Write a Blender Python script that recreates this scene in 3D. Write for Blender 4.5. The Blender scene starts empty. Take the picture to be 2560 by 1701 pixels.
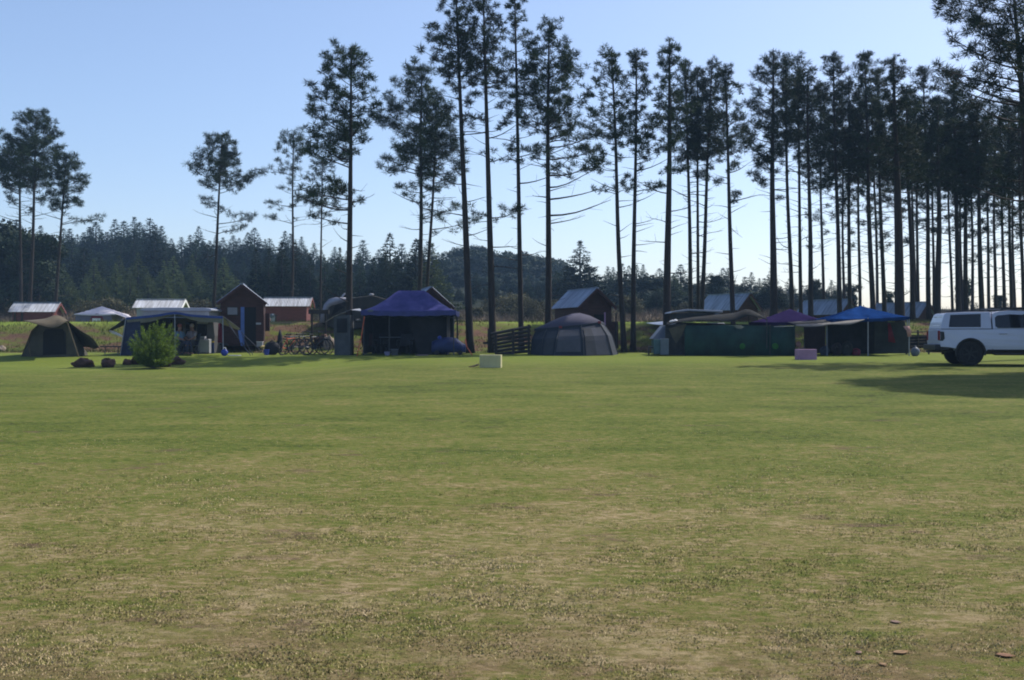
import bpy, math, random
import numpy as np
from mathutils import Vector, Matrix

# ------------------------------------------------------------------ camera, sky, sun, exposure
F = 2745.0                      # focal length in photo pixels (2560 px wide)
HOR = 840.0                     # eye-level row of the photo
PITCH = math.atan((850.5 - HOR) / F)
EYE = 1.6
SUN_EL, SUN_AZ = math.radians(51), math.radians(53)   # azimuth: to the right of straight ahead
sc = bpy.context.scene
cam_d = bpy.data.cameras.new("camera")
cam = bpy.data.objects.new("camera", cam_d)
sc.collection.objects.link(cam)
cam.location = (0, 0, EYE)
cam.rotation_euler = (math.radians(90) - PITCH, 0, 0)
cam_d.sensor_width = 36
cam_d.lens = 36 * F / 2560
cam_d.clip_end = 3000
sc.camera = cam
w = bpy.data.worlds.new("World")
sc.world = w
w.use_nodes = True
nt = w.node_tree
sky = nt.nodes.new("ShaderNodeTexSky")
sky.sky_type = 'NISHITA'
sky.sun_disc = False
sky.sun_elevation = SUN_EL
sky.sun_rotation = SUN_AZ
sky.altitude = 1200
sky.air_density = 1.0
sky.dust_density = 3.6
sky.ozone_density = 5.0
bg = nt.nodes["Background"]
bg.inputs[1].default_value = 0.15
wb = nt.nodes.new("ShaderNodeMix")            # the camera's cool white balance
wb.data_type = 'RGBA'
wb.blend_type = 'MULTIPLY'
wb.inputs[0].default_value = 1
wb.inputs[7].default_value = (1.10, 1.0, .935, 1)
nt.links.new(sky.outputs[0], wb.inputs[6])
nt.links.new(wb.outputs[2], bg.inputs[0])
sun_d = bpy.data.lights.new("sun", 'SUN')
sun_d.energy = 4.1
sun_d.angle = math.radians(0.5)
sun_d.color = (1.0, 0.95, 0.86)
sun = bpy.data.objects.new("sun", sun_d)
sc.collection.objects.link(sun)
SD = Vector((math.sin(SUN_AZ) * math.cos(SUN_EL), math.cos(SUN_AZ) * math.cos(SUN_EL), math.sin(SUN_EL)))
sun.rotation_euler = SD.to_track_quat('Z', 'Y').to_euler()
sc.view_settings.view_transform = 'Standard'
sc.view_settings.look = 'None'
sc.view_settings.exposure = 0.42
sc.view_settings.gamma = 1
sc.cycles.volume_bounces = 0
sc.cycles.max_bounces = 6
sc.cycles.filter_width = 1.9

# ------------------------------------------------------------------ helpers
C = sc.collection
R = random.Random(7)
rng = np.random.default_rng(11)


def P(px, py, D):
    v = (850.5 - py) / F
    y = math.cos(PITCH) + v * math.sin(PITCH)
    z = -math.sin(PITCH) + v * math.cos(PITCH)
    k = D / y
    return Vector(((px - 1280) / F * k, D, EYE + z * k))


def X(px, D):
    return (px - 1280) / F * D


def sm(a, b, t):
    t = min(1, max(0, (t - a) / (b - a)))      # also works with a > b
    return t * t * (3 - 2 * t)


def lump(x, y):
    return (math.sin(x * .55 + 1.3) * math.sin(y * .9 + x * .2) * .5 + math.sin(x * 1.35 + y * .7) * .3
            + math.sin(x * 2.9 - y * 2.1 + 1) * .2)


def gz(x, y):
    """height of the ground"""
    z = .0175 * min(max(y, -60), 56)
    y0 = 49.6 + .7 * math.sin(x * .21 + .4) + .3 * math.sin(x * .63)
    t = sm(y0, y0 + 6.0, y)
    z += 1.34 * t
    z += lump(x, y) * .27 * max(0, 1 - abs(t - .45) / .55) * (1 if 0 < t < 1 else 0)
    z += .012 * lump(x * .7, y * .5)
    if 12 < y < 47:
        z -= .26 * sm(43.6, 41.4, y) * sm(12, 34, y) * sm(-3.5, -7.5, x)
    if y > 57:
        z -= .42 * sm(57, 66, y)
        z += 1.9 * sm(70, 112, y)
    if y > 105:
        u = x * 205 / max(y, 105)
        z += (min(y, 205) - 105) * (.028 + .022 * sm(75, 10, u) + .03 * sm(10, -10, u) + .035 * sm(-10, -50, u))
    return z


def Gp(px, D, dz=0):
    x = X(px, D)
    return Vector((x, D, gz(x, D) + dz))


# materials ---------------------------------------------------------
MAT = {}


def mat(name, col, rough=.7, var=.25, scale=6, metal=0, bump=0, bscale=40, spec=.4, stretch=(1, 1, 1), trans=0, alt=None, objvar=0):
    if name in MAT:
        return MAT[name]
    m = bpy.data.materials.new(name)
    m.use_nodes = True
    n, l = m.node_tree.nodes, m.node_tree.links
    b = n["Principled BSDF"]
    tc = n.new("ShaderNodeTexCoord")
    mp = n.new("ShaderNodeMapping")
    mp.inputs['Scale'].default_value = stretch
    l.new(tc.outputs['Object'], mp.inputs[0])
    nz = n.new("ShaderNodeTexNoise")
    nz.inputs['Scale'].default_value = scale
    nz.inputs['Detail'].default_value = 5
    nz.inputs['Roughness'].default_value = .62
    l.new(mp.outputs[0], nz.inputs['Vector'])
    cr = n.new("ShaderNodeValToRGB")
    lo = tuple(c * (1 - var) for c in col)
    hi = alt if alt else tuple(min(1, c * (1 + var)) for c in col)
    cr.color_ramp.elements[0].position = .34
    cr.color_ramp.elements[1].position = .66
    cr.color_ramp.elements[0].color = (*lo, 1)
    cr.color_ramp.elements[1].color = (*hi, 1)
    l.new(nz.outputs[0], cr.inputs[0])
    colout = cr.outputs[0]
    if objvar:
        oi = n.new("ShaderNodeObjectInfo")
        mr_ = n.new("ShaderNodeMapRange")
        mr_.inputs[3].default_value = 1 - objvar
        mr_.inputs[4].default_value = 1 + objvar
        l.new(oi.outputs['Random'], mr_.inputs[0])
        mv = n.new("ShaderNodeVectorMath")
        mv.operation = 'SCALE'
        l.new(colout, mv.inputs[0])
        l.new(mr_.outputs[0], mv.inputs['Scale'])
        colout = mv.outputs[0]
    l.new(colout, b.inputs['Base Color'])
    b.inputs['Roughness'].default_value = rough
    b.inputs['Metallic'].default_value = metal
    b.inputs['Specular IOR Level'].default_value = spec
    if bump:
        n2 = n.new("ShaderNodeTexNoise")
        n2.inputs['Scale'].default_value = bscale
        l.new(mp.outputs[0], n2.inputs['Vector'])
        bp = n.new("ShaderNodeBump")
        bp.inputs['Strength'].default_value = bump
        bp.inputs['Distance'].default_value = .03
        l.new(n2.outputs[0], bp.inputs['Height'])
        l.new(bp.outputs[0], b.inputs['Normal'])
    if trans:
        tr = n.new("ShaderNodeBsdfTranslucent")
        l.new(colout, tr.inputs[0])
        mx = n.new("ShaderNodeMixShader")
        mx.inputs[0].default_value = trans
        l.new(b.outputs[0], mx.inputs[1])
        l.new(tr.outputs[0], mx.inputs[2])
        l.new(mx.outputs[0], n["Material Output"].inputs[0])
    MAT[name] = m
    return m


bark = mat("pine bark", (.026, .02, .018), .9, .35, 9, bump=.7, bscale=20, stretch=(1, 1, .25))
twig = mat("dead twig", (.07, .06, .056), .9, .3, 6)
needle = mat("pine needles", (.016, .032, .017), .75, .35, 1.3, alt=(.034, .058, .024), trans=.14, spec=.2, objvar=.25)
needle2 = mat("grove needles", (.014, .027, .015), .75, .35, 1.1, alt=(.03, .048, .02), trans=.12, spec=.2, objvar=.3)
firm = mat("conifer foliage", (.012, .027, .017), .8, .4, .5, alt=(.034, .058, .028), trans=.12, spec=.2, objvar=.5)
firm2 = mat("young conifer foliage", (.055, .085, .034), .8, .35, .5, alt=(.12, .155, .06), trans=.15, spec=.2, objvar=.4)
leafm = mat("broadleaf foliage", (.015, .03, .024), .8, .4, .5, alt=(.036, .056, .034), trans=.1, spec=.2, objvar=.35)
scrubm = mat("scrub foliage", (.05, .058, .028), .85, .4, .8, alt=(.11, .10, .05), trans=.15, spec=.2, objvar=.4)
bushm = mat("bright bush leaves", (.085, .145, .012), .6, .3, 5, alt=(.17, .26, .024), trans=.45)
rockm = mat("red brown stone", (.06, .03, .02), .9, .4, 5, bump=.8, bscale=14)
stonem = mat("pale stone", (.25, .2, .16), .9, .3, 5, bump=.8, bscale=14)
zinc = mat("corrugated zinc", (.30, .32, .37), .6, .45, 5, metal=0, spec=.3, stretch=(.15, 1.6, .15))
zinc_b = mat("weathered zinc", (.27, .33, .44), .6, .3, 4, metal=0, spec=.3, stretch=(.15, 1.6, .15))
brownwood = mat("dark brown boards", (.048, .019, .017), .75, .35, 3, stretch=(1, 1, 9), bump=.3, bscale=8)
redwood = mat("red painted boards", (.13, .036, .034), .75, .3, 3, stretch=(1, 1, 9), bump=.3, bscale=8)
darkwood = mat("weathered dark wood", (.035, .03, .028), .85, .4, 6, stretch=(.3, 1, 1), bump=.5)
darkvoid = mat("dark opening", (.008, .008, .01), .9, .2, 3)
olive = mat("brown canvas", (.085, .068, .04), .9, .2, 3, bump=.15, bscale=60)
olive_d = mat("dark olive canvas", (.062, .056, .043), .9, .25, 2.5, bump=.15)
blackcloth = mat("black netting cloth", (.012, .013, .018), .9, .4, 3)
greycloth = mat("grey tent cloth", (.052, .056, .076), .85, .15, 2, bump=.1)
bluegrey = mat("slate blue tent cloth", (.016, .022, .038), .85, .2, 2, bump=.1)
greyroof = mat("mauve grey tent roof", (.055, .052, .085), .9, .12, 2, bump=.1)
lilac = mat("pale lilac canvas", (.55, .51, .54), .85, .1, 2)
lilac_w = mat("lilac wall cloth", (.15, .14, .2), .85, .12, 2)
maroon = mat("maroon trim", (.16, .03, .045), .8, .2, 3)
navy = mat("faded royal blue canopy", (.032, .036, .15), .6, .2, 1.3, alt=(.07, .07, .22), spec=.05)
navy_d = mat("blue valance", (.025, .032, .16), .6, .2, 3)
azure = mat("bright blue tarpaulin", (.008, .03, .12), .9, .25, 2.2, alt=(.014, .05, .18), spec=0)
purple = mat("purple canopy cloth", (.024, .016, .056), .95, .2, 2, spec=0)
awnblue = mat("blue awning edge", (.02, .045, .19), .6, .2, 3)
awnwhite = mat("pale awning cloth", (.20, .20, .225), .85, .12, 3)
white = mat("white panel", (.74, .74, .74), .5, .08, 2)
offwhite = mat("grimy white panel", (.27, .28, .31), .55, .15, 2)
greypl = mat("grey plastic", (.09, .115, .16), .55, .15, 3)
tealpl = mat("teal grey plastic", (.045, .10, .12), .6, .2, 3)
netm = mat("green shade net", (.005, .026, .025), .85, .25, 1.2, bump=.2, alt=(.01, .05, .044))
steel = mat("dull steel pole", (.22, .24, .28), .45, .15, 8, metal=.6)
darksteel = mat("dark steel", (.04, .045, .055), .5, .2, 8, metal=.3)
redcloth = mat("red cloth", (.14, .012, .028), .85, .25, 6)
pinkcloth = mat("pink cloth", (.5, .27, .25), .85, .25, 6)
orange = mat("orange strap", (.42, .085, .03), .7, .25, 8)
yellow = mat("yellow strip", (.42, .30, .03), .7, .2, 5)
blueplastic = mat("blue plastic", (.02, .045, .30), .45, .15, 5)
bluetarp = mat("dark blue tarp", (.007, .02, .09), .7, .35, 3, bump=.3, bscale=10)
creampaint = mat("cream paint", (.46, .43, .24), .8, .1, 3, bump=.15, bscale=30)
pinkpaint = mat("mauve pink paint", (.34, .20, .34), .8, .12, 3, bump=.15, bscale=30)
silver = mat("silver caravan skin", (.26, .28, .34), .42, .12, 1.5, metal=.3)
silver2 = mat("silver tarp", (.26, .27, .33), .45, .2, 2, metal=.2)
carwhite_shade = mat("shade toned white car paint", (.44, .48, .62), .25, .03, 2, spec=.6)  # white paint greyed and blued: the tree shade is put into its colour
blackpl = mat("black plastic trim", (.014, .014, .016), .55, .2, 8)
rubber = mat("tyre rubber", (.016, .016, .017), .85, .25, 12)
rimm = mat("dark alloy", (.02, .021, .024), .5, .15, 5, metal=.3)
glass = mat("dark tinted glass", (.008, .009, .012), .06, .1, 2, spec=.6)
redlamp = mat("red lamp lens", (.25, .012, .015), .25, .2, 6)
lightglass = mat("pale window pane", (.16, .17, .21), .3, .1, 2)
bluepaint = mat("blue painted board", (.07, .13, .36), .6, .15, 3)
skin = mat("skin", (.22, .12, .085), .6, .1, 5)
hairm = mat("dark hair", (.03, .02, .015), .7, .2, 5)
lightblue = mat("light blue shirt", (.10, .18, .28), .85, .1, 4)
paleshirt = mat("pale shirt", (.24, .21, .23), .85, .1, 4)
navycl = mat("dark trousers", (.03, .035, .06), .9, .1, 4)
leafdry = mat("dry leaf", (.20, .12, .06), .9, .4, 30)
haycol = mat("wood chips", (.3, .2, .12), .9, .3, 5)


# mesh builder --------------------------------------------------------
class M:
    def __init__(s):
        s.v = []
        s.f = []

    def add(s, vs, fs):
        o = len(s.v)
        s.v += [Vector(p) for p in vs]
        s.f += [tuple(i + o for i in f) for f in fs]
        return s

    def box(s, c, size, rz=0, mtx=None):
        hx, hy, hz = size[0] / 2, size[1] / 2, size[2] / 2
        vs = [Vector((x, y, z)) for z in (-hz, hz) for y in (-hy, hy) for x in (-hx, hx)]
        m = mtx if mtx is not None else Matrix.Rotation(rz, 3, 'Z')
        vs = [m @ p + Vector(c) for p in vs]
        return s.add(vs, [(0, 2, 3, 1), (4, 5, 7, 6), (0, 1, 5, 4), (2, 6, 7, 3), (0, 4, 6, 2), (1, 3, 7, 5)])

    def poly(s, pts):
        return s.add(pts, [tuple(range(len(pts)))])

    def prism(s, pts, off):
        off = Vector(off)
        n = len(pts)
        a = [Vector(p) for p in pts]
        return s.add(a + [p + off for p in a], [tuple(range(n))[::-1], tuple(range(n, 2 * n))] +
                     [(i, (i + 1) % n, n + (i + 1) % n, n + i) for i in range(n)])

    def loft(s, rings, closed=True, caps=True):
        n = len(rings[0])
        vs = [p for r in rings for p in r]
        fs = []
        for k in range(len(rings) - 1):
            for i in range(n if closed else n - 1):
                j = (i + 1) % n
                fs.append((k * n + i, k * n + j, (k + 1) * n + j, (k + 1) * n + i))
        if caps and closed:
            fs.append(tuple(range(n))[::-1])
            fs.append(tuple(range((len(rings) - 1) * n, len(rings) * n)))
        return s.add(vs, fs)

    def grid(s, rows):
        return s.loft(rows, closed=False, caps=False)

    def tube(s, pts, rad, n=6):
        pts = [Vector(p) for p in pts]
        if not isinstance(rad, (list, tuple)):
            rad = [rad] * len(pts)
        rings = []
        for i, p in enumerate(pts):
            d = (pts[min(i + 1, len(pts) - 1)] - pts[max(i - 1, 0)]).normalized()
            u = d.cross(Vector((0, 0, 1)) if abs(d.z) < .9 else Vector((1, 0, 0))).normalized()
            v = d.cross(u)
            rings.append([p + (u * math.cos(2 * math.pi * k / n) + v * math.sin(2 * math.pi * k / n)) * rad[i] for k in range(n)])
        return s.loft(rings)

    def ell(s, c, r, nu=12, nv=8, jit=0, seed=0, rz=0):
        q = random.Random(seed)
        c = Vector(c)
        m = Matrix.Rotation(rz, 3, 'Z')
        rings = []
        for j in range(nv + 1):
            t = math.pi * (j + .02) / (nv + .04)
            ring = []
            for i in range(nu):
                a = 2 * math.pi * i / nu
                k = 1 + q.uniform(-jit, jit)
                ring.append(m @ Vector((r[0] * math.sin(t) * math.cos(a), r[1] * math.sin(t) * math.sin(a), -r[2] * math.cos(t))) * k + c)
            rings.append(ring)
        return s.loft(rings)

    def build(s, name, material, parent=None, smooth=False, solid=0, bevel=0, local=False, subd=0):
        loc = Vector((0, 0, 0))
        q = parent
        while q is not None:
            loc = loc + q.location
            q = q.parent
        me = bpy.data.meshes.new(name)
        me.from_pydata([tuple(p if local else p - loc) for p in s.v], [], s.f)
        me.materials.append(material)
        if smooth:
            for p in me.polygons:
                p.use_smooth = True
        o = bpy.data.objects.new(name, me)
        C.objects.link(o)
        o.parent = parent
        if solid:
            md = o.modifiers.new("solid", 'SOLIDIFY')
            md.thickness = solid
            md.offset = 0
        if bevel:
            md = o.modifiers.new("bevel", 'BEVEL')
            md.width = bevel
            md.segments = 2
            md.limit_method = 'ANGLE'
        if subd:
            md = o.modifiers.new("sub", 'SUBSURF')
            md.levels = md.render_levels = subd
        return o


def np_mesh(name, V, T, material, parent=None, smooth=False):
    """triangle mesh from numpy arrays (already local to the parent)"""
    me = bpy.data.meshes.new(name)
    V = np.asarray(V, dtype=np.float32)
    T = np.asarray(T, dtype=np.int32)
    k = T.shape[1]
    me.vertices.add(len(V))
    me.vertices.foreach_set("co", V.ravel())
    me.loops.add(T.size)
    me.loops.foreach_set("vertex_index", T.ravel())
    me.polygons.add(len(T))
    me.polygons.foreach_set("loop_start", np.arange(0, T.size, k, dtype=np.int32))
    me.update(calc_edges=True)
    me.materials.append(material)
    o = bpy.data.objects.new(name, me)
    C.objects.link(o)
    o.parent = parent
    return o


def tag(o, label=None, cat=None, group=None, kind=None):
    if label: o["label"] = label
    if cat: o["category"] = cat
    if group: o["group"] = group
    if kind: o["kind"] = kind
    return o


def thing(name, loc, label, cat, group=None, rz=0):
    o = bpy.data.objects.new(name, None)
    C.objects.link(o)
    o.location = loc
    o.rotation_euler = (0, 0, rz)
    o.empty_display_size = .2
    return tag(o, label, cat, group)


def curve(pts, n):
    """Catmull-Rom through pts"""
    pts = [Vector(p) for p in pts]
    out = []
    for k in range(len(pts) - 1):
        p0 = pts[max(k - 1, 0)]; p1 = pts[k]; p2 = pts[k + 1]; p3 = pts[min(k + 2, len(pts) - 1)]
        for i in range(n):
            t = i / n
            out.append(.5 * (2 * p1 + (p2 - p0) * t + (2 * p0 - 5 * p1 + 4 * p2 - p3) * t * t + (3 * p1 - p0 - 3 * p2 + p3) * t ** 3))
    out.append(pts[-1])
    return out


# ------------------------------------------------------------------ ground
def ground_material():
    m = bpy.data.materials.new("field grass and soil")
    m.use_nodes = True
    n, l = m.node_tree.nodes, m.node_tree.links
    b = n["Principled BSDF"]
    b.inputs['Roughness'].default_value = .95
    b.inputs['Specular IOR Level'].default_value = .1
    geo = n.new("ShaderNodeNewGeometry")
    sep = n.new("ShaderNodeSeparateXYZ")
    l.new(geo.outputs['Position'], sep.inputs[0])

    def noise(scale, detail=4, stretch=(1, 1, 1), rough=.6):
        mp = n.new("ShaderNodeMapping")
        mp.inputs['Scale'].default_value = stretch
        l.new(geo.outputs['Position'], mp.inputs[0])
        t = n.new("ShaderNodeTexNoise")
        t.inputs['Scale'].default_value = scale
        t.inputs['Detail'].default_value = detail
        t.inputs['Roughness'].default_value = rough
        l.new(mp.outputs[0], t.inputs['Vector'])
        return t.outputs[0]

    def ramp(src, a, bb, ca=(0, 0, 0), cb=(1, 1, 1)):
        r = n.new("ShaderNodeValToRGB")
        r.color_ramp.elements[0].position = a
        r.color_ramp.elements[1].position = bb
        r.color_ramp.elements[0].color = (*ca, 1)
        r.color_ramp.elements[1].color = (*cb, 1)
        l.new(src, r.inputs[0])
        return r.outputs[0]

    def mix(f, a, c, mode='MIX'):
        x = n.new("ShaderNodeMix")
        x.data_type = 'RGBA'
        x.blend_type = mode
        if isinstance(f, float): x.inputs[0].default_value = f
        else: l.new(f, x.inputs[0])
        for i, s in ((6, a), (7, c)):
            if isinstance(s, tuple): x.inputs[i].default_value = (*s, 1)
            else: l.new(s, x.inputs[i])
        return x.outputs[2]

    def mr(src, a, bb, lo=0., hi=1.):
        x = n.new("ShaderNodeMapRange")
        x.interpolation_type = 'SMOOTHSTEP'
        for i, s in enumerate((a, bb, lo, hi)):
            x.inputs[i + 1].default_value = s
        l.new(src, x.inputs[0])
        return x.outputs[0]

    def math2(op, a, c):
        x = n.new("ShaderNodeMath")
        x.operation = op
        x.use_clamp = True
        for i, s in enumerate((a, c)):
            if isinstance(s, float): x.inputs[i].default_value = s
            else: l.new(s, x.inputs[i])
        return x.outputs[0]

    big = noise(.33, 5, (.7, 1, 1))
    mid = noise(1.5, 6, (.5, 1, 1), .68)
    fine = noise(15, 8, (.6, 1, 1), .76)
    near = mr(sep.outputs[1], 4.5, 17, 1., .0)

    def madd(a_, k, c_):
        x = n.new("ShaderNodeMath")
        x.operation = 'MULTIPLY_ADD'
        l.new(a_, x.inputs[0])
        x.inputs[1].default_value = k
        if isinstance(c_, float): x.inputs[2].default_value = c_
        else: l.new(c_, x.inputs[2])
        return x.outputs[0]
    f = madd(fine, 1.9, -.95 + .50)
    f = madd(mid, .75, f)
    f = madd(big, .55, f)
    f = madd(near, .30, f)
    f = madd(f, 1., -.70)
    cr = n.new("ShaderNodeValToRGB")
    stops = LAWN
    cr.color_ramp.elements[0].position = stops[0][0]
    cr.color_ramp.elements[0].color = (*stops[0][1], 1)
    cr.color_ramp.elements[1].position = stops[-1][0]
    cr.color_ramp.elements[1].color = (*stops[-1][1], 1)
    for p_, c_ in stops[1:-1]:
        e = cr.color_ramp.elements.new(p_)
        e.color = (*c_, 1)
    l.new(f, cr.inputs[0])
    lawn = cr.outputs[0]
    hue = ramp(noise(4, 5, (.6, 1, 1), .7), .42, .6)
    lawn = mix(math2('MULTIPLY', hue, .22), lawn, mix(noise(18, 5), (.06, .11, .012), (.15, .19, .035)))
    # the lusher strip along the edge of the camp
    lush = mr(sep.outputs[1], 33, 42)
    lawn = mix(math2('MULTIPLY', lush, .7), lawn, mix(noise(.8, 4, (.5, 1, 1)), (.10, .15, .018), (.17, .20, .035)))
    # worn bare patches
    bare = ramp(noise(1.7, 7, (.55, 1, 1), .72), .585, .67)
    bare2 = math2('MULTIPLY', bare, mr(sep.outputs[1], 5, 30, .9, .5))
    lawn = mix(bare2, lawn, mix(noise(14), (.075, .045, .03), (.16, .105, .07)))
    edge = math2('MULTIPLY', ramp(noise(2.3, 7, (.55, 1, 1), .72), .46, .58), mr(sep.outputs[1], 4.75, 6.4, .6, 0.))
    lawn = mix(edge, lawn, mix(noise(20), (.085, .052, .03), (.22, .145, .08)))
    dots = ramp(noise(14, 7, (.5, 1, 1), .8), .61, .68)
    lawn = mix(math2('MULTIPLY', dots, mr(sep.outputs[1], 4, 22, .9, .15)), lawn, (.045, .032, .020))
    # bank behind the camp: dry grass and red soil
    bank = mr(sep.outputs[1], 47.5, 49.5)
    soil = mix(noise(3, 6), (.05, .03, .022), (.15, .085, .055))
    bgrass = mix(noise(1.3, 5), (.05, .085, .011), (.125, .13, .03))
    bankcol = mix(ramp(noise(.55, 6, (1, 1.6, 2.5), .65), .45, .56), bgrass, soil)
    crest = mr(sep.outputs[1], 54, 55.5)
    bankcol = mix(crest, bankcol, mix(noise(1.0), (.11, .17, .02), (.18, .22, .04)))
    col = mix(bank, lawn, bankcol)
    # rough dry field beyond the terrace
    far = mr(sep.outputs[1], 66, 78)
    field = mix(noise(.5, 6), (.10, .075, .05), (.19, .145, .10))
    col = mix(far, col, field)
    wood = mr(sep.outputs[1], 102, 112)
    col = mix(wood, col, (.012, .017, .009))
    l.new(col, b.inputs['Base Color'])
    bp = n.new("ShaderNodeBump")
    bp.inputs['Strength'].default_value = .9
    bp.inputs['Distance'].default_value = .05
    hsum = math2('ADD', math2('MULTIPLY', noise(22, 7, (.6, 1, 1), .8), .6), math2('MULTIPLY', noise(4, 4), .4))
    l.new(hsum, bp.inputs['Height'])
    l.new(bp.outputs[0], b.inputs['Normal'])
    return m


LAWN = ((.08, (.022, .018, .010)), (.26, (.05, .068, .010)), (.42, (.088, .112, .016)), (.58, (.135, .136, .032)), (.74, (.205, .162, .065)), (.95, (.34, .26, .145)))
gm = ground_material()
xs = sorted(set([round(-30 + i * .75, 3) for i in range(81)] + [-260, -220, -180, -150, -125, -105, -90, -78, -68, -60, -52, -46, -40, -35, 35, 40, 46, 52, 60, 68, 78, 90, 105, 125, 150, 180, 220, 260]))
ys = sorted(set([-18, -12, -8, -5, -2] + [round(i * 1.0, 3) for i in range(0, 46)] + [round(46 + i * .4, 3) for i in range(36)] + [61, 62, 64, 66, 68, 70, 73, 76, 80, 84, 88, 93, 98, 103, 108, 115, 125, 135, 150, 165, 180, 200, 225, 250, 280, 310, 330]))
g = M()
g.grid([[Vector((x, y, gz(x, y))) for x in xs] for y in ys])
ground = g.build("ground", gm, smooth=True)
tag(ground, kind="structure")


# short grass blades in the foreground (one uncountable cover)
def make_grass():
    N = 420000
    d = 3.4 * np.exp(rng.random(N) ** 1.15 * math.log(17 / 3.4))
    u = (rng.random(N) - .5) * 2 * 1420 / F
    x = d * u
    y = d
    # clumping
    cl = np.sin(x * 3.1 + np.sin(y * 2.3) * 1.7) * np.sin(y * 4.3 + np.sin(x * 1.9) * 1.4) + .6 * np.sin(x * 9 + y * 3) * np.sin(y * 11 - x * 4)
    keep = rng.random(N) < np.clip(.60 + .38 * cl, .10, 1) * np.clip((17 - y) / 11, 0, 1)
    x, y, cl = x[keep], y[keep], cl[keep]
    N = len(x)
    z = np.array([gz(a, b) for a, b in zip(x, y)])
    h = (.003 + .008 * rng.random(N) ** 1.5) * (1 + .35 * cl) * np.clip(1.15 - y / 60, .5, 1)
    wd = .0016 + .0016 * rng.random(N) + .00035 * y
    az = rng.random(N) * 2 * math.pi
    lean = rng.random(N) * 1.3 + .4
    la = rng.random(N) * 2 * math.pi
    V = np.zeros((N, 3, 3))
    V[:, 0] = np.stack([x - np.cos(az) * wd, y - np.sin(az) * wd, z - .004], 1)
    V[:, 1] = np.stack([x + np.cos(az) * wd, y + np.sin(az) * wd, z - .004], 1)
    V[:, 2] = np.stack([x + np.cos(la) * lean * h, y + np.sin(la) * lean * h, z + h], 1)
    T = np.arange(N * 3).reshape(N, 3)
    m = bpy.data.materials.new("grass blades")
    m.use_nodes = True
    n, l = m.node_tree.nodes, m.node_tree.links
    b = n["Principled BSDF"]
    b.inputs['Roughness'].default_value = .8
    b.inputs['Specular IOR Level'].default_value = .15
    at = n.new("ShaderNodeAttribute")
    at.attribute_name = "tint"
    r = n.new("ShaderNodeValToRGB")
    r.color_ramp.elements[0].color = (.15, .165, .03, 1)
    r.color_ramp.elements[1].color = (.50, .385, .23, 1)
    e = r.color_ramp.elements.new(.45)
    e.color = (.27, .25, .075, 1)
    l.new(at.outputs['Fac'], r.inputs[0])
    l.new(r.outputs[0], b.inputs['Base Color'])
    vn = n.new("ShaderNodeNewGeometry")
    vm = n.new("ShaderNodeMix")
    vm.data_type = 'VECTOR'
    vm.inputs[0].default_value = .85
    l.new(vn.outputs['Normal'], vm.inputs[4])
    vm.inputs[5].default_value = (0, 0, 1)
    l.new(vm.outputs[1], b.inputs['Normal'])
    o = np_mesh("grass", V.reshape(-1, 3), T, m)
    t = np.clip(rng.random(N) * .85 + .08 + .3 * np.sin(x * 1.3 + 2) * np.sin(y * 1.1) + np.clip((9 - y) / 9, 0, 1) * .22, 0, 1)
    a = o.data.attributes.new("tint", 'FLOAT', 'POINT')
    a.data.foreach_set("value", np.repeat(t, 3).astype(np.float32))
    tag(o, kind="stuff")
    return o


make_grass()


def make_bank_grass():
    """ragged tussocks over the bank and rough grass beyond"""
    N = 60000
    y = 48.5 + rng.random(N) * 8
    x = (rng.random(N) - .5) * 62
    cl = np.sin(x * 1.1 + np.sin(y * 1.3) * 1.5) * np.sin(y * 1.7 + np.sin(x * .9))
    keep = rng.random(N) < np.clip(.35 + .65 * cl, .03, 1)
    x, y = x[keep], y[keep]
    N2 = 34000
    x = np.concatenate([x, (rng.random(N2) - .5) * 110])
    y = np.concatenate([y, 74 + rng.random(N2) * 34])
    N = len(x)
    z = np.array([gz(a, b) for a, b in zip(x, y)])
    far = y > 70
    h = np.where(far, .35 + .5 * rng.random(N), .06 + .13 * rng.random(N))
    wd = np.where(far, .03, .014)
    az = rng.random(N) * 2 * math.pi
    la = rng.random(N) * 2 * math.pi
    V = np.zeros((N, 3, 3))
    V[:, 0] = np.stack([x - np.cos(az) * wd, y - np.sin(az) * wd, z - .01], 1)
    V[:, 1] = np.stack([x + np.cos(az) * wd, y + np.sin(az) * wd, z - .01], 1)
    V[:, 2] = np.stack([x + np.cos(la) * h * .5, y + np.sin(la) * h * .5, z + h], 1)
    m = mat("bank grass blades", (.055, .085, .012), .9, .3, .8, alt=(.14, .125, .04))
    fm = mat("dry field grass", (.12, .09, .055), .9, .3, .4, alt=(.2, .155, .1))
    T = np.arange(N * 3).reshape(N, 3)
    a = ~far
    nb = int(a.sum())
    tag(np_mesh("bank_grass", V[a].reshape(-1, 3), np.arange(nb * 3).reshape(-1, 3), m), kind="stuff")
    nf = N - nb
    tag(np_mesh("dry_field_grass", V[far].reshape(-1, 3), np.arange(nf * 3).reshape(-1, 3), fm), kind="stuff")


make_bank_grass()


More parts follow.
